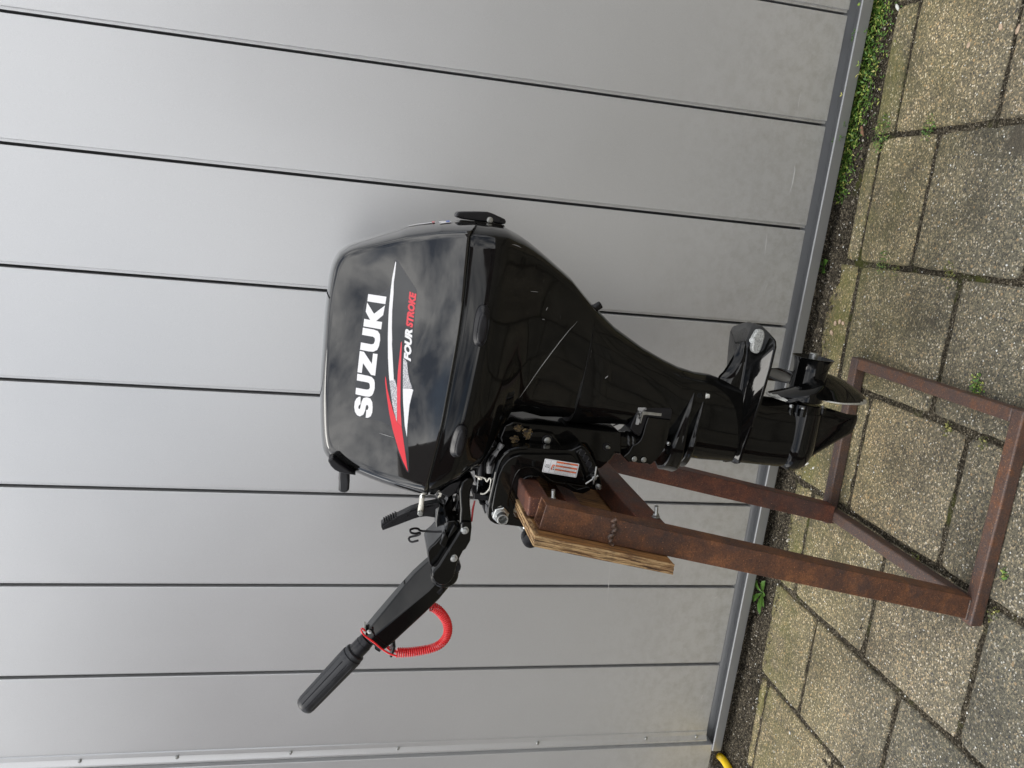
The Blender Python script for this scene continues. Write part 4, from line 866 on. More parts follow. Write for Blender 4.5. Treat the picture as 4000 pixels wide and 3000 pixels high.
# lower mount cover
mc = [(0.3325,0.6595),(0.3282,0.6111),(0.3160,0.6114),(0.2947,0.6126),(0.2796,0.6142),(0.2668,0.6186),(0.2578,0.6237),(0.2500,0.6289),(0.2382,0.6387),(0.2370,0.6434),(0.2397,0.6460),(0.2396,0.6631),(0.2425,0.6762),(0.2409,0.6861),(0.2517,0.6983),(0.2602,0.6888),(0.2742,0.6832),(0.2796,0.6739),(0.2860,0.6685),(0.2974,0.6651),(0.3161,0.6628)]
b = MB(); b.prism(mc, .199, .30); mcv = b.build('lower_mount_cover', 'black', OM, bev=.003, seg=3)
b = MB(); b.prism([(0.3518,0.6789),(0.3513,0.6663),(0.3509,0.6132),(0.3455,0.6098),(0.3279,0.6103),(0.3322,0.6591),(0.2983,0.6661),(0.2919,0.6703),(0.2953,0.6777),(0.3058,0.6911),(0.3157,0.6900),(0.3294,0.6857)], .2025, .285); b.build('mount_recess', 'plastic', OM, bev=.002)
b = MB(); b.prism([(0.3431,0.6713),(0.3409,0.6323),(0.3356,0.6324),(0.3370,0.6648),(0.3356,0.6690),(0.3269,0.6708),(0.3195,0.6716),(0.3194,0.6729),(0.3342,0.6719)], .2008, .209); b.build('bare_shim', 'steel', OM)
b = MB(); b.prism([(0.3503,0.6811),(0.3505,0.6649),(0.3463,0.6636),(0.3434,0.6720),(0.3219,0.6732),(0.3156,0.6755),(0.3160,0.6812),(0.3301,0.6813)], .2012, .209); b.build('salt_crust', 'scuffed', OM, bev=.001)
for qq in [(0.2490,0.1960,0.6766),(0.2484,0.1960,0.6573)]:
    hexbolt(OM, qq, (.05, -1, 0), .0042, .005, 'mount_nut', 'steel', flange=1.25)
q = [(0.2826,0.1960,0.6109)][0]
b = MB(); b.lathe(Vector(q) + Vector((0, .006, 0)), (0, -1, 0), [(0, .0038), (.006, .0038), (.0068, .0034), (.0078, .0018), (.0078, .0001)], 24); pm = b.build('pan_head_screw', 'zinc', OM)
b = MB(); b.box(Vector(q) + Vector((0, -.0022, 0)), (.0038, .001, .0008)); b.box(Vector(q) + Vector((0, -.0022, 0)), (.0008, .001, .0038)); b.build('cross_slot', 'ink', pm)

# ---- anti spray plates round the leg front (flat horse-shoe flanges)
def mirror_plan(near, z, flip=False):
    h = [(x, y) for x, y in near]; return h + [(x, 2 * YM - y) for x, y in h[::-1]]
def flange(near, z, th, name, lip=0):
    pl = resample(mirror_plan(crv(near, 5, False), z), 120); b = MB(); cx = sum(p[0] for p in pl) / 120
    def rg(s, zz): return [(cx + (x - cx) * s, YM + (y - YM) * s, zz) for x, y in pl]
    b.loft([rg(.90, z - th), rg(.985, z - th), rg(1, z - th * .55), rg(1, z + th * .1), rg(.985, z + th * .6), rg(.93, z + th * .9), rg(.75, z + th * 1.5), rg(.55, z + th * 3 + lip)])
    return b.build(name, 'black', OM, ang=60)
def flange3(near, name, h=.03):
    near = crv(near, 5, False); full = resample([p for p in near] + [(x, 2 * YM - y, z) for x, y, z in near[::-1]][1:], 120); cx = sum(p[0] for p in full) / 120; b = MB()
    x0 = min(p[0] for p in full); x1 = max(p[0] for p in full)
    def rg(s, dz, k=0):
        o = []
        for x, y, z in full:
            f = max(0, 1 - (x - x0) / (x1 - x0)) ** .8; o.append((cx + (x - cx) * s, YM + (y - YM) * s, z + dz + k * h * f))
        return o
    b.loft([rg(.5, -.002), rg(.93, -.0032), rg(.99, -.0022), rg(1, -.0006), rg(1.0, .0008), rg(.985, .0022, .12), rg(.965, .003, .45), rg(.955, .003, .8), rg(.93, .003, .96), rg(.88, .003, 1.02), rg(.70, .004, 1.03)])
    return b.build(name, 'black', OM, ang=60)
flange3([[(0.3819,0.2130,0.5658)][0], [(0.3612,0.2040,0.5711)][0], [(0.3391,0.1970,0.5758)][0], [(0.3146,0.1910,0.5798)][0], [(0.2894,0.1880,0.5823)][0], [(0.2668,0.1900,0.5821)][0], [(0.2459,0.2000,0.5795)][0], [(0.2233,0.2200,0.5753)][0], [(0.2078,0.2500,0.5709)][0]], 'spray_plate', .030)
flange3([[(0.3668,0.2130,0.5438)][0], [(0.3409,0.2030,0.5502)][0], [(0.3099,0.1960,0.5551)][0], [(0.2819,0.1940,0.5582)][0], [(0.2574,0.2010,0.5591)][0], [(0.2353,0.2200,0.5564)][0], [(0.2178,0.2500,0.5501)][0]], 'spray_plate', .012)
q = [(0.3796,0.2000,0.5460)][0]
hexbolt(OM, Vector(q) + Vector((0, .004, .0)), (.1, -.5, -1), .0046, .007, 'bolt', 'bare')
q = [(0.2745,0.2210,0.5235)][0]; b = MB(); b.box(q, (.006, .003, .0022)); b.build('bare_speck', 'bare', OM)
# ---- anti ventilation plate with fairing up to the leg
ZP = .445
edge = [(0.2351,0.2306),(0.2423,0.2176),(0.2772,0.2101),(0.3268,0.1934),(0.3813,0.1775),(0.4504,0.1639),(0.4907,0.1596),(0.5023,0.1654),(0.5119,0.1925),(0.5211,0.2253),(0.5219,0.2491)]
def plan_half(pts, n=80):
    pts = [(x, min(y, YM)) for x, y in pts]; pts = [(pts[0][0] - .002, YM)] + pts + [(pts[-1][0] + .001, YM)]
    return pts
def plan_ring(half, z, n=140, zf=None):
    full = half + [(x, 2 * YM - y) for x, y in half[::-1]][1:-1]; rs_ = resample([(x, y, 0) for x, y in full], n); return [(x, y, z + (zf(x) if zf else 0)) for x, y, _ in rs_]
eh = plan_half(edge)
rid = plan_half([(.234, .246), (.25, .243), (.264, .241), (.288, .2385), (.312, .236), (.342, .2340), (.371, .2325), (.407, .2325), (.443, .2330), (.462, .2350), (.476, .239), (.485, .244)])
top2 = plan_half([(0.2629,0.1462),(0.2929,0.1499),(0.3533,0.1621),(0.3926,0.1738),(0.4213,0.1956),(0.4214,0.2145)])
legr = sup([(0.2314,0.4984)][0], [(0.4138,0.5206)][0], YM, .034, 2.5, 140)
def spine(x):
    P = [(.20, .461), (.24, .463), (.30, .476), (.36, .492), (.395, .503), (.411, .500), (.42, .492), (.435, .484), (.457, .475), (.475, .4690), (.49, .462), (.55, .46)]
    for a, c in zip(P, P[1:]):
        if a[0] <= x <= c[0]: return a[1] + (c[1] - a[1]) * (x - a[0]) / (c[0] - a[0])
    return .47
b = MB()
e2 = [(x + (.37 - x) * .05, y + (YM - y) * .06) for x, y in eh]
b.loft([plan_ring(e2, ZP - .0045), plan_ring(eh, ZP - .0035), plan_ring(eh, ZP - .0003), plan_ring([(x + (.37 - x) * .012, y + (YM - y) * .015) for x, y in eh], ZP + .0022),
        plan_ring(rid, .4560), plan_ring([(x + (.37 - x) * .006, y + (YM - y) * .12) for x, y in rid], .4590)] + [[(x, y + (YM + (y - YM) * .30 - y) * k ** 2, z + (spine(x) - z) * k) for x, y, z in plan_ring([(x + (.37 - x) * .006, y + (YM - y) * .12) for x, y in rid], .4590)] for k in (.15, .3, .5, .7, .85, .95, 1.0)])
plate = b.build('anti_ventilation_plate', 'black', OM, ang=60)
# upswept fin joining plate and leg
fin = [(0.4165,0.5528),(0.4142,0.5352),(0.4145,0.5236),(0.4167,0.5124),(0.4216,0.5039),(0.4320,0.4964),(0.4444,0.4915),(0.4601,0.4861),(0.4800,0.4826),(0.5028,0.4808),(0.5095,0.4785),(0.5131,0.4733),(0.5179,0.4602),(0.5217,0.4446),(0.5199,0.4337),(0.5060,0.4205),(0.4637,0.4315),(0.4011,0.4391),(0.3330,0.4460),(0.2639,0.4482),(0.2310,0.4569),(0.2324,0.4812),(0.3298,0.5095)]
def pillow(outline, yc, hw, mat, name, par, edge_=.15, k=3, n=100, rings_=7, ang=60, cs=None):
    o = resample(crv(outline, k), n); cx = sum(p[0] for p in o) / n if cs is None else cs[0]; cz = sum(p[1] for p in o) / n if cs is None else cs[1]
    rg = []
    for i in range(rings_ + 1):
        a = PI / 2 * i / rings_; s = 1 - edge_ * (1 - math.cos(PI / 2 - a)) if True else 1
        s = 1 - edge_ * (1 - math.sin(a)); rg.append([(cx + (x - cx) * s, yc - hw * math.cos(a), cz + (z - cz) * s) for x, z in o])
    full = rg + [[(x, 2 * yc - y, z) for x, y, z in r_] for r_ in rg[:-1]][::-1]
    b = MB(); b.loft(full); return b.build(name, mat, par, ang=ang)

an = [(0.5185,0.1850,0.4708),(0.5184,0.1850,0.4630),(0.5121,0.1850,0.4580),(0.4997,0.1850,0.4572),(0.4828,0.1850,0.4597),(0.4746,0.1850,0.4632),(0.4727,0.1850,0.4691),(0.4754,0.1850,0.4759),(0.4836,0.1850,0.4790),(0.4941,0.1850,0.4787),(0.5022,0.1850,0.4808),(0.5087,0.1850,0.4780),(0.5161,0.1850,0.4749)]
b = MB(); b.prism(resample(crv(xz(an), 4), 40), .180, .192); anode = b.build('anode', 'anode', OM, bev=.003, seg=3)
q = [(0.4972,0.1820,0.4808)][0]; hexbolt(anode, q, (.2, -1, .5), .0040, .005, 'bolt', 'steel', flange=1.35)
# ---- gearcase torpedo, skeg
AX0 = Vector((.270, YM, .300)); TZ = .300
tc_ = [(0.3700,0.2500,0.3059),(0.4760,0.2500,0.3018)]
T0 = Vector(tc_[0]); T1 = Vector(tc_[1]); td = Vector((1, 0, (T1.z - T0.z) / (T1.x - T0.x))).normalized()
nose = Vector([(0.2205,0.2500,0.3062)][0])
print('torp', T0, T1, nose)
tl = (T0 - nose).length
b = MB(); prof = []
for i in range(15):
    t = i / 14; prof.append((-tl + .06 * t, .0405 * math.sqrt(max(1e-4, 1 - (1 - t) ** 2)) ))
prof += [(-tl + .09, .0412), (-tl + .13, .0405), (-.024, .0385), (-.0235, .0375), (-.021, .0375), (-.0205, .0382), (-.004, .0365), (-.002, .034), (-.002, .001)]
b.lathe(T0, td, prof, 56); torp = b.build('gearcase', 'black', OM, ang=35)
for d_ in ((-.9, .55), (-.35, -1)):   # carrier bolts with lugs
    o = T0 + td * -.016 + Vector((0, d_[0], d_[1])).normalized() * .0395
    b = MB(); b.lathe(o + td * -.008, td, [(0, .008), (.014, .008), (.015, .007), (.015, .0001)], 20); b.build('carrier_lug', 'black', OM)
    hexbolt(OM, o + td * .006, td, .0040, .005, 'bolt', 'steel')
o = T0 + td * -.016 + Vector((0, -.45, .9)).normalized() * .042
b = MB(); b.lathe(o + td * -.010, td, [(0, .009), (.014, .009), (.016, .008), (.016, .0001)], 20); b.build('carrier_lug', 'black', OM)
hexbolt(OM, o + td * .006, td, .0046, .006, 'bolt', 'zinc')
sk = [(0.3729,0.3179),(0.3602,0.2579),(0.3584,0.2468),(0.3476,0.1990),(0.3464,0.1758),(0.3323,0.1749),(0.3087,0.1807),(0.2835,0.2201),(0.2575,0.2582),(0.2424,0.2768),(0.2338,0.2881),(0.2291,0.3065),(0.3369,0.3277)]
sko = resample(sk, 80); cx, cz = sum(p[0] for p in sko) / 80, sum(p[1] for p in sko) / 80
def skr(s, y): return [(cx + (x - cx) * s, y, cz + (z - cz) * s) for x, z in sko]
b = MB(); b.loft([skr(.80, YM - .0075), skr(.97, YM - .0045), skr(1, YM - .0015), skr(1, YM + .0015), skr(.97, YM + .0045), skr(.80, YM + .0075)]); skg = b.build('skeg', 'black', OM, ang=50)
b = MB(); b.tube([(x, YM - .0016, z) for x, z in [(0.3454,0.1762),(0.3322,0.1759),(0.3200,0.1776)]], .0007, 6); b.build('bare_edge', 'bare', skg)
b = MB(); b.tube([(x, YM - .0016, z) for x, z in [(0.3500,0.2169),(0.3484,0.2079)]], .0005, 6); b.build('bare_edge', 'bare', skg)
q = [(0.2983,0.2260,0.3655)][0]; b = MB(); b.lathe(Vector(q) + Vector((0, .004, 0)), (-.55, -1, .1), [(0, .0135), (.002, .0125), (.0025, .010), (-.002, .009), (-.002, .0001)], 28); b.build('oil_plug', 'black', OM)
b = MB(); b.box(Vector(q) + Vector((-.001, -.0008, 0)), (.003, .002, .015)); b.build('bare_slot', 'bare', OM)
# ---- propeller
PR = MB(); H0 = T0 + td * .002
PR.lathe(H0, td, [(0, .0325), (.001, .0345), (.004, .0352), (.030, .0346), (.062, .0336), (.066, .0338), (.078, .0355), (.086, .0388), (.0900, .0412), (.0905, .0400), (.084, .0368), (.078, .0345), (.080, .012), (.082, .012), (.082, .0001)], 56)
prop = PR.build('propeller', 'black', OM, ang=40)
b = MB(); b.lathe(H0 + td * .080, td, [(0, .0085), (.018, .0085), (.019, .0075), (.019, .0001)], 20); b.build('prop_nut', 'steel', prop)
b = MB(); c0 = H0 + td * .094; b.tube(crv([c0 + Vector((0, -.011, .002)), c0 + Vector((.004, -.008, .006)), c0 + Vector((.002, 0, .008)), c0 + Vector((-.002, .006, .004))], 6, False), .0011, 8); b.build('split_pin', 'zinc', prop)
def blade(phi, edge_worn):
    """phi = direction of the blade in the plane across the shaft; 0 = straight at the camera side, 90 = up"""
    e1 = Vector((0, -math.cos(phi), math.sin(phi))); e2 = td.cross(e1).normalized()
    NR, NC = 22, 18; front = []; back = []
    for i in range(NR + 1):
        t = i / NR; r_ = .030 + (.1215 - .030) * t
        half = math.radians(50) * (1 - .22 * t) * math.sqrt(max(0.0, 1 - max(0, (t - .30) / .70) ** 1.8)) if t > .30 else math.radians(46 + 4 * t)
        half = max(half, math.radians(3)); rake = .012 * t
        rf, rb = [], []
        for j in range(NC + 1):
            u = -1 + 2 * j / NC; th = u * half + math.radians(10) * t * t
            pitch = .150 / (2 * PI); axp = .010 + .35 * rake + pitch * (u * half + half) * 1.12
            th_ = .0028 * (1 - .55 * t) * math.sqrt(max(0, 1 - u * u)) + .0006
            rad = e1 * math.cos(th) + e2 * math.sin(th); P = H0 + td * axp + rad * r_
            tang = (-e1 * math.sin(th) + e2 * math.cos(th)); nrm = (td * r_ - tang * pitch).normalized()
            rf.append(P + nrm * th_); rb.append(P - nrm * th_)
        front.append(rf); back.append(rb)
    b = MB(); rings = [f + k[::-1] for f, k in zip(front, back)]; b.loft(rings); bl = b.build('blade', 'black', prop, ang=50)
    if edge_worn:      # paint worn off along leading edge and tip
        b = MB(); jr = random.Random(2)
        for side in (0,):
            for i in range(4, NR):
                for j in (0, 1, 2, 3, 4):
                    t = i / NR
                    if not ((j == 0 and t > .25) or (t > .78 and j <= 1) or (t > .86 and j <= 3) or t > .93): continue
                    q = [front[i][j], front[i][j + 1], front[i + 1][j + 1], front[i + 1][j]]
                    w = [Vector(v) + (Vector(v) - back[i][j]).normalized() * .00025 for v in q]
                    f = .25 + .75 * max(0, (t - .55) / .23); w[1] = w[0].lerp(w[1], min(1, f)); w[2] = w[3].lerp(w[2], min(1, f + .08)); b.add(w, [(0, 1, 2, 3)])
            b.build('worn_edge', 'bare', bl, ang=80)
            b = MB()
            for i in range(4, NR):
                for (Fj, Bj) in ((0, 0),):
                    q = [back[i][0], front[i][0], front[i + 1][0], back[i + 1][0]]; w = [Vector(v) + (Vector(front[i][0]) - Vector(front[i][2])).normalized() * .0003 for v in q]; b.add(w, [(0, 1, 2, 3)])
                t = i / NR
                if t > .3:
                    q = [back[i][0], back[i][1], back[i + 1][1], back[i + 1][0]]; f = .2 + .8 * max(0, (t - .6) / .4)
                    w = [Vector(v) + (Vector(back[i][4]) - Vector(front[i][4])).normalized() * .0003 for v in q]; w[1] = w[0].lerp(w[1], f); w[2] = w[3].lerp(w[2], min(1, f + .06)); b.add(w, [(0, 1, 2, 3)])
            b.build('worn_edge', 'bare', bl, ang=80)
blade(R(-65), True); blade(R(55), True); blade(R(175), False)

# ================================================================ clamp bracket
YB = .135
co = [(0.1486,0.9625),(0.1612,0.9626),(0.1755,0.9603),(0.1951,0.9584),(0.2128,0.9571),(0.2304,0.9554),(0.2481,0.9520),(0.2605,0.9465),(0.2704,0.9374),(0.2762,0.9227),(0.2787,0.9026),(0.2776,0.8664),(0.2768,0.8351),(0.2781,0.8196),(0.2843,0.8089),(0.2876,0.8032),(0.2854,0.7959),(0.2790,0.7880),(0.2678,0.7795),(0.2512,0.7685),(0.2336,0.7600),(0.2121,0.7527),(0.2057,0.7527),(0.2014,0.7558),(0.2009,0.7611),(0.2033,0.7731),(0.1994,0.7806),(0.1943,0.7871),(0.1953,0.7971),(0.1987,0.8055),(0.2037,0.8194),(0.2078,0.8322),(0.2106,0.8466),(0.2151,0.8576),(0.2219,0.8679),(0.2258,0.8744),(0.2270,0.8815),(0.2267,0.8901),(0.2249,0.8968),(0.2199,0.9031),(0.2117,0.9078),(0.2019,0.9102),(0.1822,0.9116),(0.1605,0.9142),(0.1524,0.9140),(0.1471,0.9119),(0.1435,0.9072),(0.1402,0.8947),(0.1245,0.8860),(0.1261,0.8967),(0.1287,0.9196),(0.1297,0.9370),(0.1313,0.9474),(0.1362,0.9556),(0.1424,0.9605)]
b = MB(); b.prism(co, .145, .178); cb = b.build('clamp_bracket', 'black', OM, bev=.0045, seg=4)
cf = [(x, z) for x, z in co]; b = MB(); b.prism([(x, z) for x, z in co], .322, .355); b.build('clamp_bracket', 'black', OM, bev=.0045, seg=3)
ip = [(0.1548,0.9548),(0.1654,0.9572),(0.1902,0.9557),(0.2096,0.9537),(0.2289,0.9510),(0.2466,0.9452),(0.2573,0.9370),(0.2642,0.9268),(0.2679,0.9137),(0.2691,0.8729),(0.2705,0.8196),(0.2663,0.8147),(0.2517,0.8033),(0.2360,0.7943),(0.2148,0.7850),(0.2143,0.7899),(0.2183,0.8185),(0.2182,0.8360),(0.2208,0.8502),(0.2267,0.8604),(0.2335,0.8689),(0.2411,0.8784),(0.2448,0.8874),(0.2451,0.8976),(0.2441,0.9061),(0.2389,0.9157),(0.2300,0.9207),(0.2176,0.9237),(0.1981,0.9259),(0.1803,0.9284),(0.1661,0.9273),(0.1537,0.9240),(0.1625,0.9309),(0.1702,0.9410),(0.1638,0.9506)]
b = MB(); b.prism(ip, .137, .150); b.build('raised_web', 'black', cb, bev=.0045, seg=4)
rb = [(0.1649,0.9266),(0.1774,0.9289),(0.1987,0.9260),(0.2200,0.9225),(0.2325,0.9178),(0.2397,0.9118),(0.2436,0.9020),(0.2436,0.8900),(0.2400,0.8793),(0.2332,0.8699),(0.2247,0.8603),(0.2185,0.8492),(0.2154,0.8349),(0.2141,0.8172),(0.2115,0.7993),(0.2102,0.7831)]
b = MB(); b.tube(crv([(x, .1435, z) for x, z in rb], 5, False), .0030, 10); b.build('inner_rib', 'black', cb)
ol = [(0.1713,0.9620),(0.1962,0.9590),(0.2139,0.9568),(0.2315,0.9552),(0.2482,0.9517),(0.2601,0.9462),(0.2696,0.9370),(0.2752,0.9232),(0.2779,0.9031)]
b = MB(); b.tube(crv([(x + .0012, .1455, z - .0012) for x, z in ol], 5, False), .0035, 10); b.build('outer_rib', 'black', cb)
nw = [(0.1628,0.9141),(0.1835,0.9107),(0.2023,0.9092),(0.2113,0.9062),(0.2194,0.9016),(0.2237,0.8951),(0.2254,0.8867),(0.2254,0.8763)]
b = MB(); b.tube(crv([(x, .1450, z) for x, z in nw], 5, False), .0026, 10); b.build('inner_rib', 'black', cb)
tp = [(0.2771,0.8135),(0.2823,0.8063),(0.2843,0.8013),(0.2810,0.7947),(0.2665,0.7832),(0.2482,0.7720),(0.2341,0.7658),(0.2105,0.7707),(0.2102,0.7814),(0.2209,0.7854),(0.2421,0.7942),(0.2595,0.8034)]
b = MB(); b.prism(tp, .1385, .15); b.build('angle_plate', 'black', cb, bev=.003, seg=3)
for p in [(0.2758,0.1380,0.8013),(0.2659,0.1380,0.7934),(0.2552,0.1380,0.7864),(0.2447,0.1380,0.7801)]:      # tilt pin holes
    b = MB(); b.lathe(Vector(p) + Vector((0, -.0012, 0)), (0, 1, 0), [(-.0002, .0062), (-.0008, .0056), (-.0002, .0050), (.0040, .0047), (.0041, .0001)], 24); b.build('pin_hole', 'plastic', cb, ang=35)
# clamp foot and tilt pin with its spring clip
b = MB(); b.prism([(0.2170,0.8284),(0.2180,0.8242),(0.2053,0.8006),(0.2113,0.7792),(0.2033,0.7746),(0.1957,0.7887),(0.1987,0.8077),(0.2065,0.8210)], .140, .19); b.build('stern_foot', 'black', cb, bev=.003)
p0 = Vector([(0.2321,0.1300,0.7745)][0])
b = MB(); b.lathe(p0 + Vector((0, .03, 0)), (-.05, -1, 0), [(0, .0034), (.020, .0034), (.022, .0046), (.030, .0046), (.032, .003), (.032, .0001)], 20); pn = b.build('tilt_pin', 'zinc', OM)
b = MB(); a_ = Vector([(0.2558,0.1220,0.7765)][0]); c_ = Vector([(0.2221,0.1220,0.7779)][0]); b.tube([a_, a_.lerp(c_, .3), a_.lerp(c_, .7), c_], [.0012, .0019, .0020, .0012], 10); b.build('pin_clip', 'zinc', pn)
b = MB(); b.tube([p0 + Vector((-.012, -.002, .016)), p0 + Vector((.004, 0, -.006))], .0018, 10); b.build('pin_eye', 'steel', pn)
q = [(0.2102,0.1420,0.7602)][0]
nt0 = hexbolt(OM, Vector(q) + Vector((0, .004, 0)), (.02, -1, 0), .0046, .005, 'lock_nut', 'zinc', flange=1.3, dome=False)
b = MB(); thread_stud(b, q, (.02, -1, 0), .0028, .008, 5); b.build('thread', 'zinc', nt0)
# tilt tube with big nut
q = Vector([(0.1518,0.1450,0.9395)][0]); e_ = Vector([(0.1520,0.1150,0.9419)][0]); dr = Vector((0, -1, 0))
b = MB(); b.lathe(q, dr, [(0, .0155), (.0014, .0155), (.0017, .0148), (.0017, .0001)], 36); b.build('tube_washer', 'zinc', OM)
hexbolt(OM, q, dr, .0158, .009, 'tilt_tube_nut', 'zinc', flange=0, dome=False)
b = MB(); b.lathe(q, dr, [(.009, .0124), (.0112, .0124), (.0115, .0112), (.0135, .0110), (.0138, .0100), (.0150, .0100), (.0154, .0096), (.0166, .0096), (.0170, .0101), (.028, .0101), (.0290, .0094), (.0290, .0078), (.0280, .0072), (.005, .0070), (-.001, .0001)], 40); b.build('tilt_tube', 'steel', OM, ang=35)
# clamp screw handle on the far side of the board
kq = [(0.0971,0.1600,0.8737)][0]
b = MB(); b.lathe(Vector(kq) + Vector((0, -.012, 0)), (0, 1, 0), [(0, .004), (.001, .010), (.004, .0155), (.010, .0165), (.016, .0135), (.020, .016), (.026, .0155), (.029, .010), (.03, .0001)], 28); b.build('clamp_screw_knob', 'plastic', OM)
b = MB(); b.tube([(kq[0] + .005, .24, kq[2] + .02), (kq[0] + .04, .24, kq[2] + .028)], .009, 14); b.tube([(kq[0] + .005, .17, kq[2] + .0), (kq[0] + .006, .25, kq[2] + .02)], .0065, 12); b.build('clamp_screw', 'steel', OM)
q = [(0.1277,0.1500,0.8892)][0]; hexbolt(OM, q, (-1, -.4, 0), .0042, .006, 'bolt', 'steel')
# warning sticker: white label, rule lines, three orange bars, print
S4 = [Vector(p) for p in [(0.2628,0.1362,0.8696),(0.2550,0.1362,0.8045),(0.2286,0.1362,0.8072),(0.2372,0.1362,0.8726)]]
def sq(u, v, off=0): return tuple((S4[0] * (1 - u) * (1 - v) + S4[1] * u * (1 - v) + S4[2] * u * v + S4[3] * (1 - u) * v) + Vector((0, -off, 0)))
b = MB(); cor = []
for (cu_, cv_, a0) in ((.03, .06, 180), (.97, .06, 270), (.97, .94, 0), (.03, .94, 90)):
    for k in range(5):
        a = R(a0 + 22.5 * k); cor.append((cu_ + .03 * math.cos(a), cv_ + .06 * math.sin(a)))
b.add([sq(u, v) for u, v in cor] + [sq(u, v, -.0005) for u, v in cor], [tuple(range(20))] + [(i, (i + 1) % 20, (i + 1) % 20 + 20, i + 20) for i in range(20)])
stk = b.build('warning_sticker', 'white', cb)
def bar(u0, v0, u1, v1, mat, name, off=.0003):
    b = MB(); b.add([sq(u0, v0, off), sq(u1, v0, off), sq(u1, v1, off), sq(u0, v1, off)], [(0, 1, 2, 3)]); b.build(name, mat, stk)
for a in ((.025, .055, .975, .065), (.025, .935, .975, .945), (.025, .055, .031, .945), (.969, .055, .975, .945), (.185, .055, .190, .945), (.345, .055, .350, .945)): bar(*a, 'ink', 'rule_line')
bars = ((.06, .165), (.34, .44), (.615, .71))
for v0, v1 in bars: bar(.35, v0, .97, v1, 'orange', 'orange_bar'); bar(.35, v0 - .008, .97, v0, 'ink', 'rule_line'); bar(.35, v1, .97, v1 + .008, 'ink', 'rule_line')
def stext(s, u0, u1, vb, vh, mat, off=.0006, bold=.0):
    O = Vector(sq(u0, vb, off)); vs, fs = text_mesh(s, O, Vector(sq(u1, vb, off)) - O, Vector(sq(u0, vb - vh, off)) - O, bold=bold)
    b = MB(); b.add([tuple(v) for v in vs], fs); b.build('print', mat, stk)
for (s, u0, u1, vb) in (('WARNING', .62, .77, .150), ('AVERTISSEMENT', .55, .81, .425), ('ADVERTENCIA', .55, .77, .697)): stext(s, u0, u1, vb, .065, 'ink', bold=.02)
for (u, v) in ((.58, .155), (.50, .43), (.50, .70)):
    b = MB(); b.add([sq(u - .018, v, .0006), sq(u + .018, v, .0006), sq(u, v - .085, .0006)], [(0, 1, 2)]); b.build('warning_triangle', 'ink', stk)
lines = (('To avoid injury, motor must be', .37, .84, .245), ('securely fastened to transom.', .37, .80, .315), ('Pour eviter des blessures, boulonner', .37, .92, .52), ('solidement le moteur a la coque.', .37, .91, .59), ('Compruebe los tornos ajustados entre las', .37, .96, .785), ('bancadas para que el motor quede', .37, .90, .855), ('seguro en la embarcacion.', .37, .76, .92))
for s, u0, u1, vb in lines: stext(s, u0, u1, vb, .045, 'greyink')
# small book and motor pictograms
def spoly(pts, mat, name='pictogram', off=.0005): b = MB(); b.add([sq(u, v, off) for u, v in pts], [tuple(range(len(pts)))]); b.build(name, mat, stk)
spoly([(.055, .60), (.063, .42), (.075, .38), (.108, .41), (.145, .38), (.160, .42), (.168, .62), (.112, .60)], 'greyink'); spoly([(.075, .56), (.079, .42), (.104, .43), (.104, .56)], 'white', off=.0008); spoly([(.114, .56), (.116, .43), (.143, .42), (.150, .56)], 'white', off=.0008)
spoly([(.225, .70), (.235, .42), (.26, .33), (.30, .33), (.33, .38), (.32, .44), (.29, .40), (.265, .44), (.262, .72), (.245, .74)], 'orange'); spoly([(.215, .66), (.235, .58), (.245, .68), (.23, .70)], 'ink', off=.0008); spoly([(.268, .68), (.29, .64), (.32, .60), (.325, .66), (.31, .70), (.285, .69)], 'ink'); spoly([(.275, .46), (.30, .44), (.318, .50), (.30, .58), (.28, .55)], 'greyink')

# ---- steering arm casting, front of the swivel bracket
b = MB(); b.prism([(0.2334,0.9822),(0.2422,0.9737),(0.2558,0.9633),(0.2591,0.9415),(0.2521,0.9350),(0.2251,0.9464),(0.2080,0.9482),(0.1933,0.9498),(0.1800,0.9420),(0.1576,0.9481),(0.1489,0.9496),(0.1352,0.9525),(0.1425,0.9597),(0.1573,0.9622),(0.1632,0.9710),(0.1731,0.9673),(0.1899,0.9793),(0.2068,0.9821),(0.2176,0.9854)], .205, .30); b.build('swivel_head', 'black', OM, bev=.006, seg=3)
b = MB(); sc = [(0.2607,0.1950,0.9414),(0.2461,0.1950,0.9469),(0.2362,0.1950,0.9541),(0.2203,0.1950,0.9608),(0.2033,0.1950,0.9603)]; b.tube(crv([(x + .008, .197, z - .003) for x, y, z in sc], 5, False), [.006] * 21, 12); b.build('scuffed_edge', 'scuffed', OM)
b = MB(); g0, g1_ = [Vector(p) for p in [(0.2450,0.1700,0.9790),(0.2154,0.1700,0.9780)]]; b.tube([g0, g0.lerp(g1_, .4), g1_], [.0050, .0056, .0072], 20); b.build('throttle_boss', 'plastic', OM)
b = MB(); b.tube(crv([Vector(p) for p in [(0.2151,0.1700,0.9871),(0.2126,0.1700,0.9846),(0.2121,0.1700,0.9777),(0.2097,0.1700,0.9695),(0.2051,0.1700,0.9662),(0.2039,0.1700,0.9643),(0.2094,0.1700,0.9614),(0.2089,0.1700,0.9585),(0.2018,0.1700,0.9572),(0.1909,0.1700,0.9585),(0.1842,0.1700,0.9625),(0.1798,0.1700,0.9678),(0.1799,0.1700,0.9747)]], 5, False), .0015, 10); b.build('cable_bracket', 'whiteplastic', OM)
b = MB(); b.tube([Vector(p) for p in [(0.2102,0.1720,0.9778),(0.2069,0.1720,0.9781)]], .0045, 6); b.build('cable_nut', 'whiteplastic', OM)
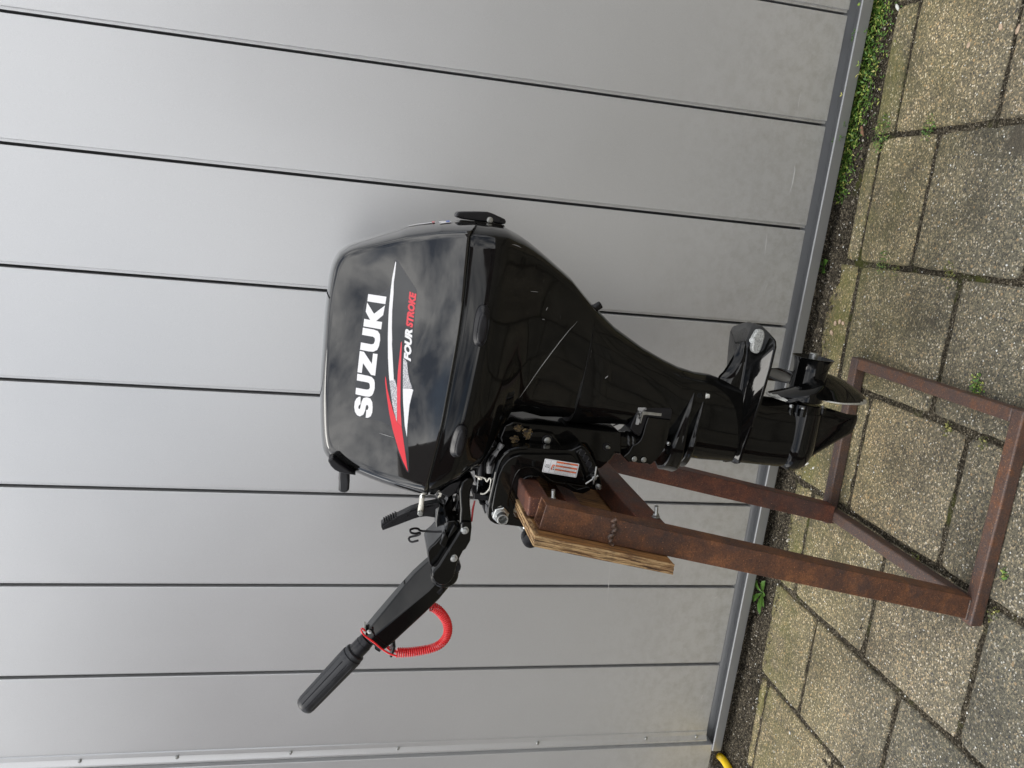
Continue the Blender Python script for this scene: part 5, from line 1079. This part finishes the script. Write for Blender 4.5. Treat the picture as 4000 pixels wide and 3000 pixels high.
for dx in (0, .003, .005):
    b = MB(); b.tube([Vector(p) + Vector((dx, .001 * dx, 0)) for p in [(0.2003,0.1900,0.9777),(0.1718,0.1900,0.9780),(0.1558,0.1900,0.9806)]], .0008, 8); b.build('control_cable', 'steel', OM)
b = MB(); b.tube([Vector(p) for p in [(0.1583,0.1900,0.9802),(0.1398,0.1900,0.9826),(0.1164,0.1900,0.9823)]], [.0014, .0022, .0014], 12); b.build('cable_sleeve', 'redtube', OM)
b = MB(); b.prism([(0.1761,0.9850),(0.1773,0.9834),(0.1736,0.9657),(0.1703,0.9514),(0.1606,0.9516),(0.1627,0.9647),(0.1637,0.9706),(0.1643,0.9839)], .18, .225); b.build('guide_arm', 'plastic', OM, bev=.0025)
b = MB(); b.prism([(0.1506,0.9696),(0.1497,0.9576),(0.1310,0.9535),(0.1272,0.9567),(0.1446,0.9613),(0.1457,0.9679)], .20, .24); b.build('arm_clip', 'plastic', OM, bev=.0015)

# ---- tiller bracket
b = MB(); b.prism([(0.1970,1.0086),(0.2044,1.0001),(0.2053,0.9910),(0.2001,0.9847),(0.1904,0.9873),(0.1794,0.9898),(0.1661,0.9907),(0.1503,0.9889),(0.1185,0.9831),(0.1123,0.9820),(0.1118,1.0058),(0.1413,1.0066),(0.1583,1.0093),(0.1776,1.0115)], .185, .225); b.build('tiller_bracket_arm', 'black', OM, bev=.005, seg=3)
b = MB(); b.prism([(0.1479,1.0408),(0.1662,1.0219),(0.1771,0.9975),(0.1695,0.9968),(0.1491,0.9999),(0.1436,1.0140),(0.1194,1.0071),(0.1090,1.0141),(0.0751,1.0265),(0.0528,1.0344),(0.0605,1.0393),(0.0903,1.0428),(0.1147,1.0412),(0.1314,1.0407),(0.1220,1.0303),(0.1370,1.0195)], .25, .30); b.build('tiller_bracket_arm', 'black', OM, bev=.005, seg=3)
b = MB(); b.prism([(0.1237,1.0097),(0.1402,1.0064),(0.1567,1.0030),(0.1693,1.0005),(0.1062,0.9938),(0.0972,0.9979),(0.1111,1.0039)], .232, .262); b.build('tiller_bracket_web', 'black', OM, bev=.003)
b = MB(); b.prism([(0.1707,1.0495),(0.1691,1.0436),(0.1604,1.0279),(0.1461,1.0360),(0.1478,1.0419),(0.1538,1.0464)], .215, .27); b.build('cable_grommet', 'plastic', OM, bev=.004)
b = MB(); b.prism([(0.1708,1.0472),(0.1871,1.0290),(0.1963,1.0067),(0.1730,1.0139),(0.1604,1.0279),(0.1655,1.0399)], .195, .235); b.build('cover_plate', 'plastic', OM, bev=.003)
for pp in ([(0.1716,0.2000,1.0621),(0.1705,0.2000,1.0580),(0.1643,0.2000,1.0604),(0.1655,0.2000,1.0628)], [(0.1677,0.2000,1.0475),(0.1673,0.2000,1.0423),(0.1586,0.2000,1.0479),(0.1599,0.2000,1.0440)]):
    b = MB(); b.tube([pp[0], pp[1]], .0022, 8); b.tube([pp[1], pp[2]], .0016, 8); b.tube([pp[1], pp[3]], .0012, 8); b.build('cream_clip', 'whiteplastic', OM)
jp = [(0.1199,1.0029),(0.1194,0.9843),(0.1083,0.9829),(0.0823,0.9830),(0.0653,0.9903),(0.0612,0.9952),(0.0389,1.0038),(0.0257,1.0053),(0.0086,1.0082),(-0.0029,1.0152),(-0.0090,1.0243),(-0.0083,1.0349),(-0.0020,1.0441),(0.0074,1.0497),(0.0168,1.0504),(0.0235,1.0470),(0.0320,1.0398),(0.0930,1.0101),(0.1061,1.0035),(0.1153,1.0043)]
b = MB(); b.prism(jp, .178, .198); jpl = b.build('tiller_joint_plate', 'black', OM, bev=.004, seg=4)
b = MB(); b.prism([(0.0484,1.0603),(0.0589,1.0558),(0.0665,1.0477),(0.0798,1.0383),(0.0949,1.0299),(0.1117,1.0278),(0.1140,1.0113),(0.1104,1.0049),(0.1048,1.0009),(0.0973,1.0020),(0.0860,1.0072),(0.0221,1.0372),(0.0154,1.0437),(0.0173,1.0509),(0.0248,1.0550)], .20, .285); b.build('tiller_joint', 'black', OM, bev=.010, seg=4)
b = MB(); b.prism([(0.0949,1.0308),(0.0801,1.0225),(0.0611,1.0280),(0.0704,1.0393)], .188, .205); b.build('joint_rib', 'black', OM, bev=.002); b = MB(); b.prism([(0.1102,1.0145),(0.1010,1.0067),(0.0763,1.0240),(0.0838,1.0255)], .19, .205); b.build('joint_rib', 'black', OM, bev=.002)
b = MB(); pv = [(0.0021,0.2000,1.0232),(-0.0018,0.2000,1.0441)]; b.lathe(Vector((pv[0][0], .195, pv[0][2])), (0, 1, 0), [(0, .023), (.003, .0265), (.080, .0265), (.085, .024), (.085, .0001)], 48); b.build('pivot_drum', 'black', OM, ang=50)
for px_ in [(0.1034,0.1780,0.9960),(0.0473,0.1780,1.0121)]:
    hb = hexbolt(OM, Vector(px_) + Vector((0, .001, 0)), (.03, -1, .06), .0058, .006, 'flange_bolt', 'zinc', flange=1.32)
    bb = MB(); bvs, bfs = text_mesh('S', Vector(px_) + Vector((.0018, -.0072, -.0014)), Vector((0, 0, .0026)), Vector((-.0034, 0, 0)), bold=.0); bb.add([tuple(v + Vector((0, 0, 0))) for v in bvs], bfs); bb.build('stamp', 'greyink', hb)
b = MB(); b.prism([(0.0272,1.0039),(0.0273,0.9959),(0.0216,0.9928),(0.0139,0.9939),(0.0022,1.0036)], .195, .225); b.build('stop_lug', 'plastic', OM, bev=.003); b = MB(); b.prism([(-0.0346,1.0380),(-0.0210,1.0230),(-0.0326,1.0230),(-0.0404,1.0268),(-0.0420,1.0311)], .20, .23); b.build('stop_lug', 'plastic', OM, bev=.003)
# ---- tiller arm: chamfered box section along its axis
e0, e1 = [(-0.0295,0.2250,1.0535),(-0.1480,0.2250,1.1485)]
e0, e1 = Vector(e0), Vector(e1); ta = (e1 - e0).normalized(); tn = Vector((ta.z, 0, -ta.x)); tn = tn if tn.z > 0 else -tn
b = MB(); rings = []
for t, h, w in ((-.42, .026, .022), (-.2, .0305, .024), (0, .0325, .025), (.25, .0315, .025), (.5, .0295, .0245), (.75, .0275, .0235), (.93, .0258, .0215), (1.0, .0245, .0200)):
    c = e0.lerp(e1, t); S_ = []
    ch = .85 - .55 * max(0, t)
    for (u, v) in ((-1, -.85), (-.85, -1), (.85 - ch * 1.1, -1), (1, -1 + ch * 1.1), (1, .8), (.8, 1), (-.85, 1), (-1, .85)): S_.append(c + tn * h * u + Vector((0, 1, 0)) * w * v)
    rings.append([tuple(p) for p in S_])
b.loft(rings); b.build('tiller_arm', 'black', OM, bev=.0035, seg=4)
q = [(-0.1197,0.2050,1.1574)][0]; hexbolt(OM, q, (-.2, -1, .3), .0030, .003, 'screw', 'zinc', flange=1.5)
b = MB(); b.prism([(-0.1182,1.1668),(-0.1193,1.1637),(-0.1297,1.1641),(-0.1262,1.1670)], .205, .24); b.build('bare_collar', 'bare', OM)
b = MB(); b.prism([(-0.1602,1.1448),(-0.1674,1.1350),(-0.1627,1.1321),(-0.1545,1.1368)], .21, .235); b.build('stop_lug', 'plastic', OM, bev=.001)
# ---- twist grip
g0, g1v = [Vector(p) for p in [(-0.1467,0.2250,1.1579),(-0.2928,0.2250,1.2729)]]; gd = (g1v - g0).normalized(); GL = (g1v - g0).length
print('grip', g0, g1v, GL)
b = MB(); b.lathe(g0, gd, [(0, .0150), (.006, .0158), (.012, .0158), (.012, .0166), (.034, .0168), (.036, .0160), (.038, .0160)], 48); b.build('throttle_collar', 'plastic', OM, ang=35)
b = MB(); u = gd.orthogonal().normalized(); w = gd.cross(u); rings = []; NS = 144
prof = [(.034, .0160), (.036, .0188), (.041, .0194), (.0415, .0184), (.045, .0184), (.0455, .0202), (.048, .0206), (.056, .0205), (.058, .0205), (.060, .0205), (GL - .014, .0182), (GL - .012, .0182), (GL - .010, .0181), (GL - .003, .0170), (GL, .0150), (GL + .0005, .001)]
prof = [(a, r_ * 1.07) for a, r_ in prof]
for a, r_ in prof:
    gro = 1 if .057 < a < GL - .0115 else 0
    rings.append([tuple(g0 + gd * a + (r_ - (.0011 if gro and (k % 12) == 0 else 0)) * (u * math.cos(2 * PI * k / NS) + w * math.sin(2 * PI * k / NS))) for k in range(NS)])
b.loft(rings); b.build('throttle_grip', 'grip', OM, ang=40)
q = g0 + gd * .022; am = [(-0.1325,0.2000,1.1768),(-0.1364,0.2000,1.1719),(-0.1268,0.2000,1.1739)]
b = MB(); pr_ = []
for p in am:
    o = Vector(LOC); d = (Vector(p) - o).normalized()
    # nearest hit with the collar cylinder
    best = None
    for k in range(4000):
        X = o + d * (1.0 + k * .0002); rr = (X - g0) - gd * (X - g0).dot(gd)
        if rr.length < .0170: best = X; break
    pr_.append(tuple(best if best else p))
b.add(pr_, [(0, 1, 2)]); b.build('arrow_mark', 'ink', OM)
# ---- shift lever with ribs, linkage
sl = [(0.0990,1.1489),(0.1003,1.1481),(0.1166,1.1199),(0.1310,1.0951),(0.1395,1.0734),(0.1461,1.0461),(0.1439,1.0439),(0.1350,1.0444),(0.1312,1.0498),(0.1145,1.0485),(0.1165,1.0664),(0.1148,1.0784),(0.1114,1.0885),(0.0981,1.1186),(0.0869,1.1449),(0.0935,1.1482)]
b = MB(); b.prism(sl, .208, .228); slv = b.build('shift_lever', 'plastic', OM, bev=.0015)
b = MB(); b.prism([(0.1160,1.1217),(0.1295,1.0961),(0.1262,1.0959),(0.1341,1.0750),(0.1392,1.0546),(0.1364,1.0544),(0.1300,1.0747),(0.1229,1.0948),(0.1100,1.1196),(0.0938,1.1441),(0.0966,1.1451)], .2050, .210); b.build('lever_rib', 'plastic', slv, bev=.0008)
for x_, y_ in ((1118, 800), (1141, 787), (1164, 775), (1188, 762), (1214, 748), (1240, 735)):
    p = (lambda l: l)(sl)  # teeth along the upper edge
TE = [(0.1038,1.1416),(0.1061,1.1378),(0.1084,1.1340),(0.1107,1.1301),(0.1133,1.1258),(0.1158,1.1215)]
for p in TE:
    b = MB(); b.box((p[0], .218, p[1] + .0008), (.0022, .021, .0052), Matrix.Rotation(R(28), 3, 'Y')); b.build('tooth', 'plastic', slv, bev=.0005)
b = MB(); b.tube([Vector(p) for p in [(0.1747,0.2050,1.0771),(0.1597,0.2050,1.0773)]], .0021, 14); b.build('link_rod', 'zinc', OM)
b = MB(); b.tube([Vector(p) for p in [(0.1605,0.2050,1.0769),(0.1557,0.2050,1.0770)]], .0046, 6); b.build('link_nut', 'steel', OM)
b = MB(); l0, l1 = [Vector(p) for p in [(0.1561,0.2050,1.0770),(0.1270,0.2050,1.0783)]]; b.tube([l0, l0.lerp(l1, .5), l0.lerp(l1, .52), l1, l1 + (l1 - l0) * .1], [.0046, .0046, .0052, .0052, .003], 20); b.build('link_end', 'whiteplastic', OM, ang=35)
hexbolt(OM, [(0.1293,0.1950,1.0794)][0], (0, -1, 0), .0054, .005, 'bolt', 'steel', flange=1.0)
# ---- wire hook
b = MB(); hk = [Vector(p) for p in [(0.0905,0.2000,1.0356),(0.0886,0.2000,1.0477),(0.0881,0.2000,1.0581),(0.0886,0.2000,1.0720),(0.0903,0.2000,1.0773),(0.0936,0.2000,1.0796),(0.0957,0.2000,1.0863),(0.0948,0.2000,1.0940),(0.0922,0.2000,1.0950),(0.0897,0.2000,1.0928),(0.0883,0.2000,1.0858),(0.0892,0.2000,1.0790),(0.0874,0.2000,1.0764),(0.0838,0.2000,1.0768),(0.0800,0.2000,1.0814),(0.0775,0.2000,1.0884),(0.0751,0.2000,1.0943),(0.0718,0.2000,1.0956),(0.0688,0.2000,1.0933),(0.0689,0.2000,1.0896),(0.0716,0.2000,1.0846),(0.0743,0.2000,1.0789)]]
for i, p in enumerate(hk): p.y += .006 * math.sin(i * .5)
b.tube(crv(hk, 5, False), .0021, 12); b.build('wire_hook', 'plastic', OM, ang=80)

# ================================================================ red safety lanyard looped over the tiller
LY = MB()
cp = crv([Vector(p) for p in [(-0.0783,0.2250,1.0388),(-0.0844,0.2250,1.0281),(-0.0966,0.2250,1.0165),(-0.1120,0.2250,1.0071),(-0.1297,0.2250,1.0031),(-0.1463,0.2250,1.0060),(-0.1609,0.2250,1.0166),(-0.1697,0.2250,1.0342),(-0.1752,0.2250,1.0616),(-0.1772,0.2250,1.0827),(-0.1772,0.2250,1.1013)]], 14, False)
cp = [Vector(p) for p in resample(cp, 1150, False)]
turns = 44; pts = []; T0_ = None; u = None
for i, p in enumerate(cp):
    t = (cp[min(i + 1, len(cp) - 1)] - cp[max(i - 1, 0)]).normalized()
    if u is None: u = t.orthogonal().normalized()
    u = (u - t * u.dot(t)).normalized(); w = t.cross(u); f = i / (len(cp) - 1)
    rr = .0084 - .0010 * math.sin(f * PI * 1.0) ** 2; a = 2 * PI * turns * f
    pts.append(p + (u * math.cos(a) + w * math.sin(a)) * rr)
LY.tube(pts, .00170, 8)
lan = LY.build('safety_lanyard', 'redcord', ang=80); tag(lan, 'red coiled safety cord hanging in a loop from the black tiller', 'lanyard')
b = MB(); b.tube(crv([Vector(p) for p in [(-0.0776,0.2280,1.0485),(-0.0795,0.2280,1.0420),(-0.0807,0.2280,1.0377),(-0.0737,0.2280,1.0361)]], 6, False), .0017, 8); b.build('cord_end', 'redcord', lan, ang=80)
b = MB(); b.tube([Vector(p) for p in [(-0.0836,0.2320,1.0598),(-0.0782,0.2320,1.0467)]], .0036, 16); b.build('crimp_sleeve', 'zinc', lan)
loop = [Vector(p) for p in [(-0.1638,0.1920,1.1036),(-0.1590,0.1920,1.1166),(-0.1488,0.1920,1.1316),(-0.1372,0.1920,1.1445),(-0.1267,0.1920,1.1573),(-0.1187,0.1920,1.1669),(-0.1107,0.1920,1.1723)]] + [Vector(p) for p in [(-0.1173,0.2100,1.1724),(-0.1159,0.2100,1.1696),(-0.1215,0.2100,1.1646)]] + [Vector(p) for p in [(-0.1590,0.2450,1.1466),(-0.1706,0.2450,1.1268),(-0.1785,0.2450,1.1136),(-0.1864,0.2450,1.1003)]]
b = MB(); b.tube(crv(loop, 6, False), .0019, 8); b.build('cord_loop', 'redcord', lan, ang=80)
b = MB(); b.tube(crv([Vector(p) for p in [(-0.1569,0.2200,1.1273),(-0.1653,0.2200,1.1184),(-0.1713,0.2200,1.1107),(-0.1731,0.2200,1.1018)]], 6, False), .0019, 8); b.build('cord_loop', 'redcord', lan, ang=80)
b = MB(); b.prism([(-0.1511,1.1107),(-0.1519,1.1045),(-0.1623,1.1058),(-0.1769,1.1106),(-0.1757,1.1153),(-0.1645,1.1129)], .205, .235); b.build('cord_clip', 'plastic', lan, bev=.002)
for o in bpy.data.objects:
    if o.type == 'MESH' and o.parent is not None:
        for k in ('category',):
            if k in o: del o[k]
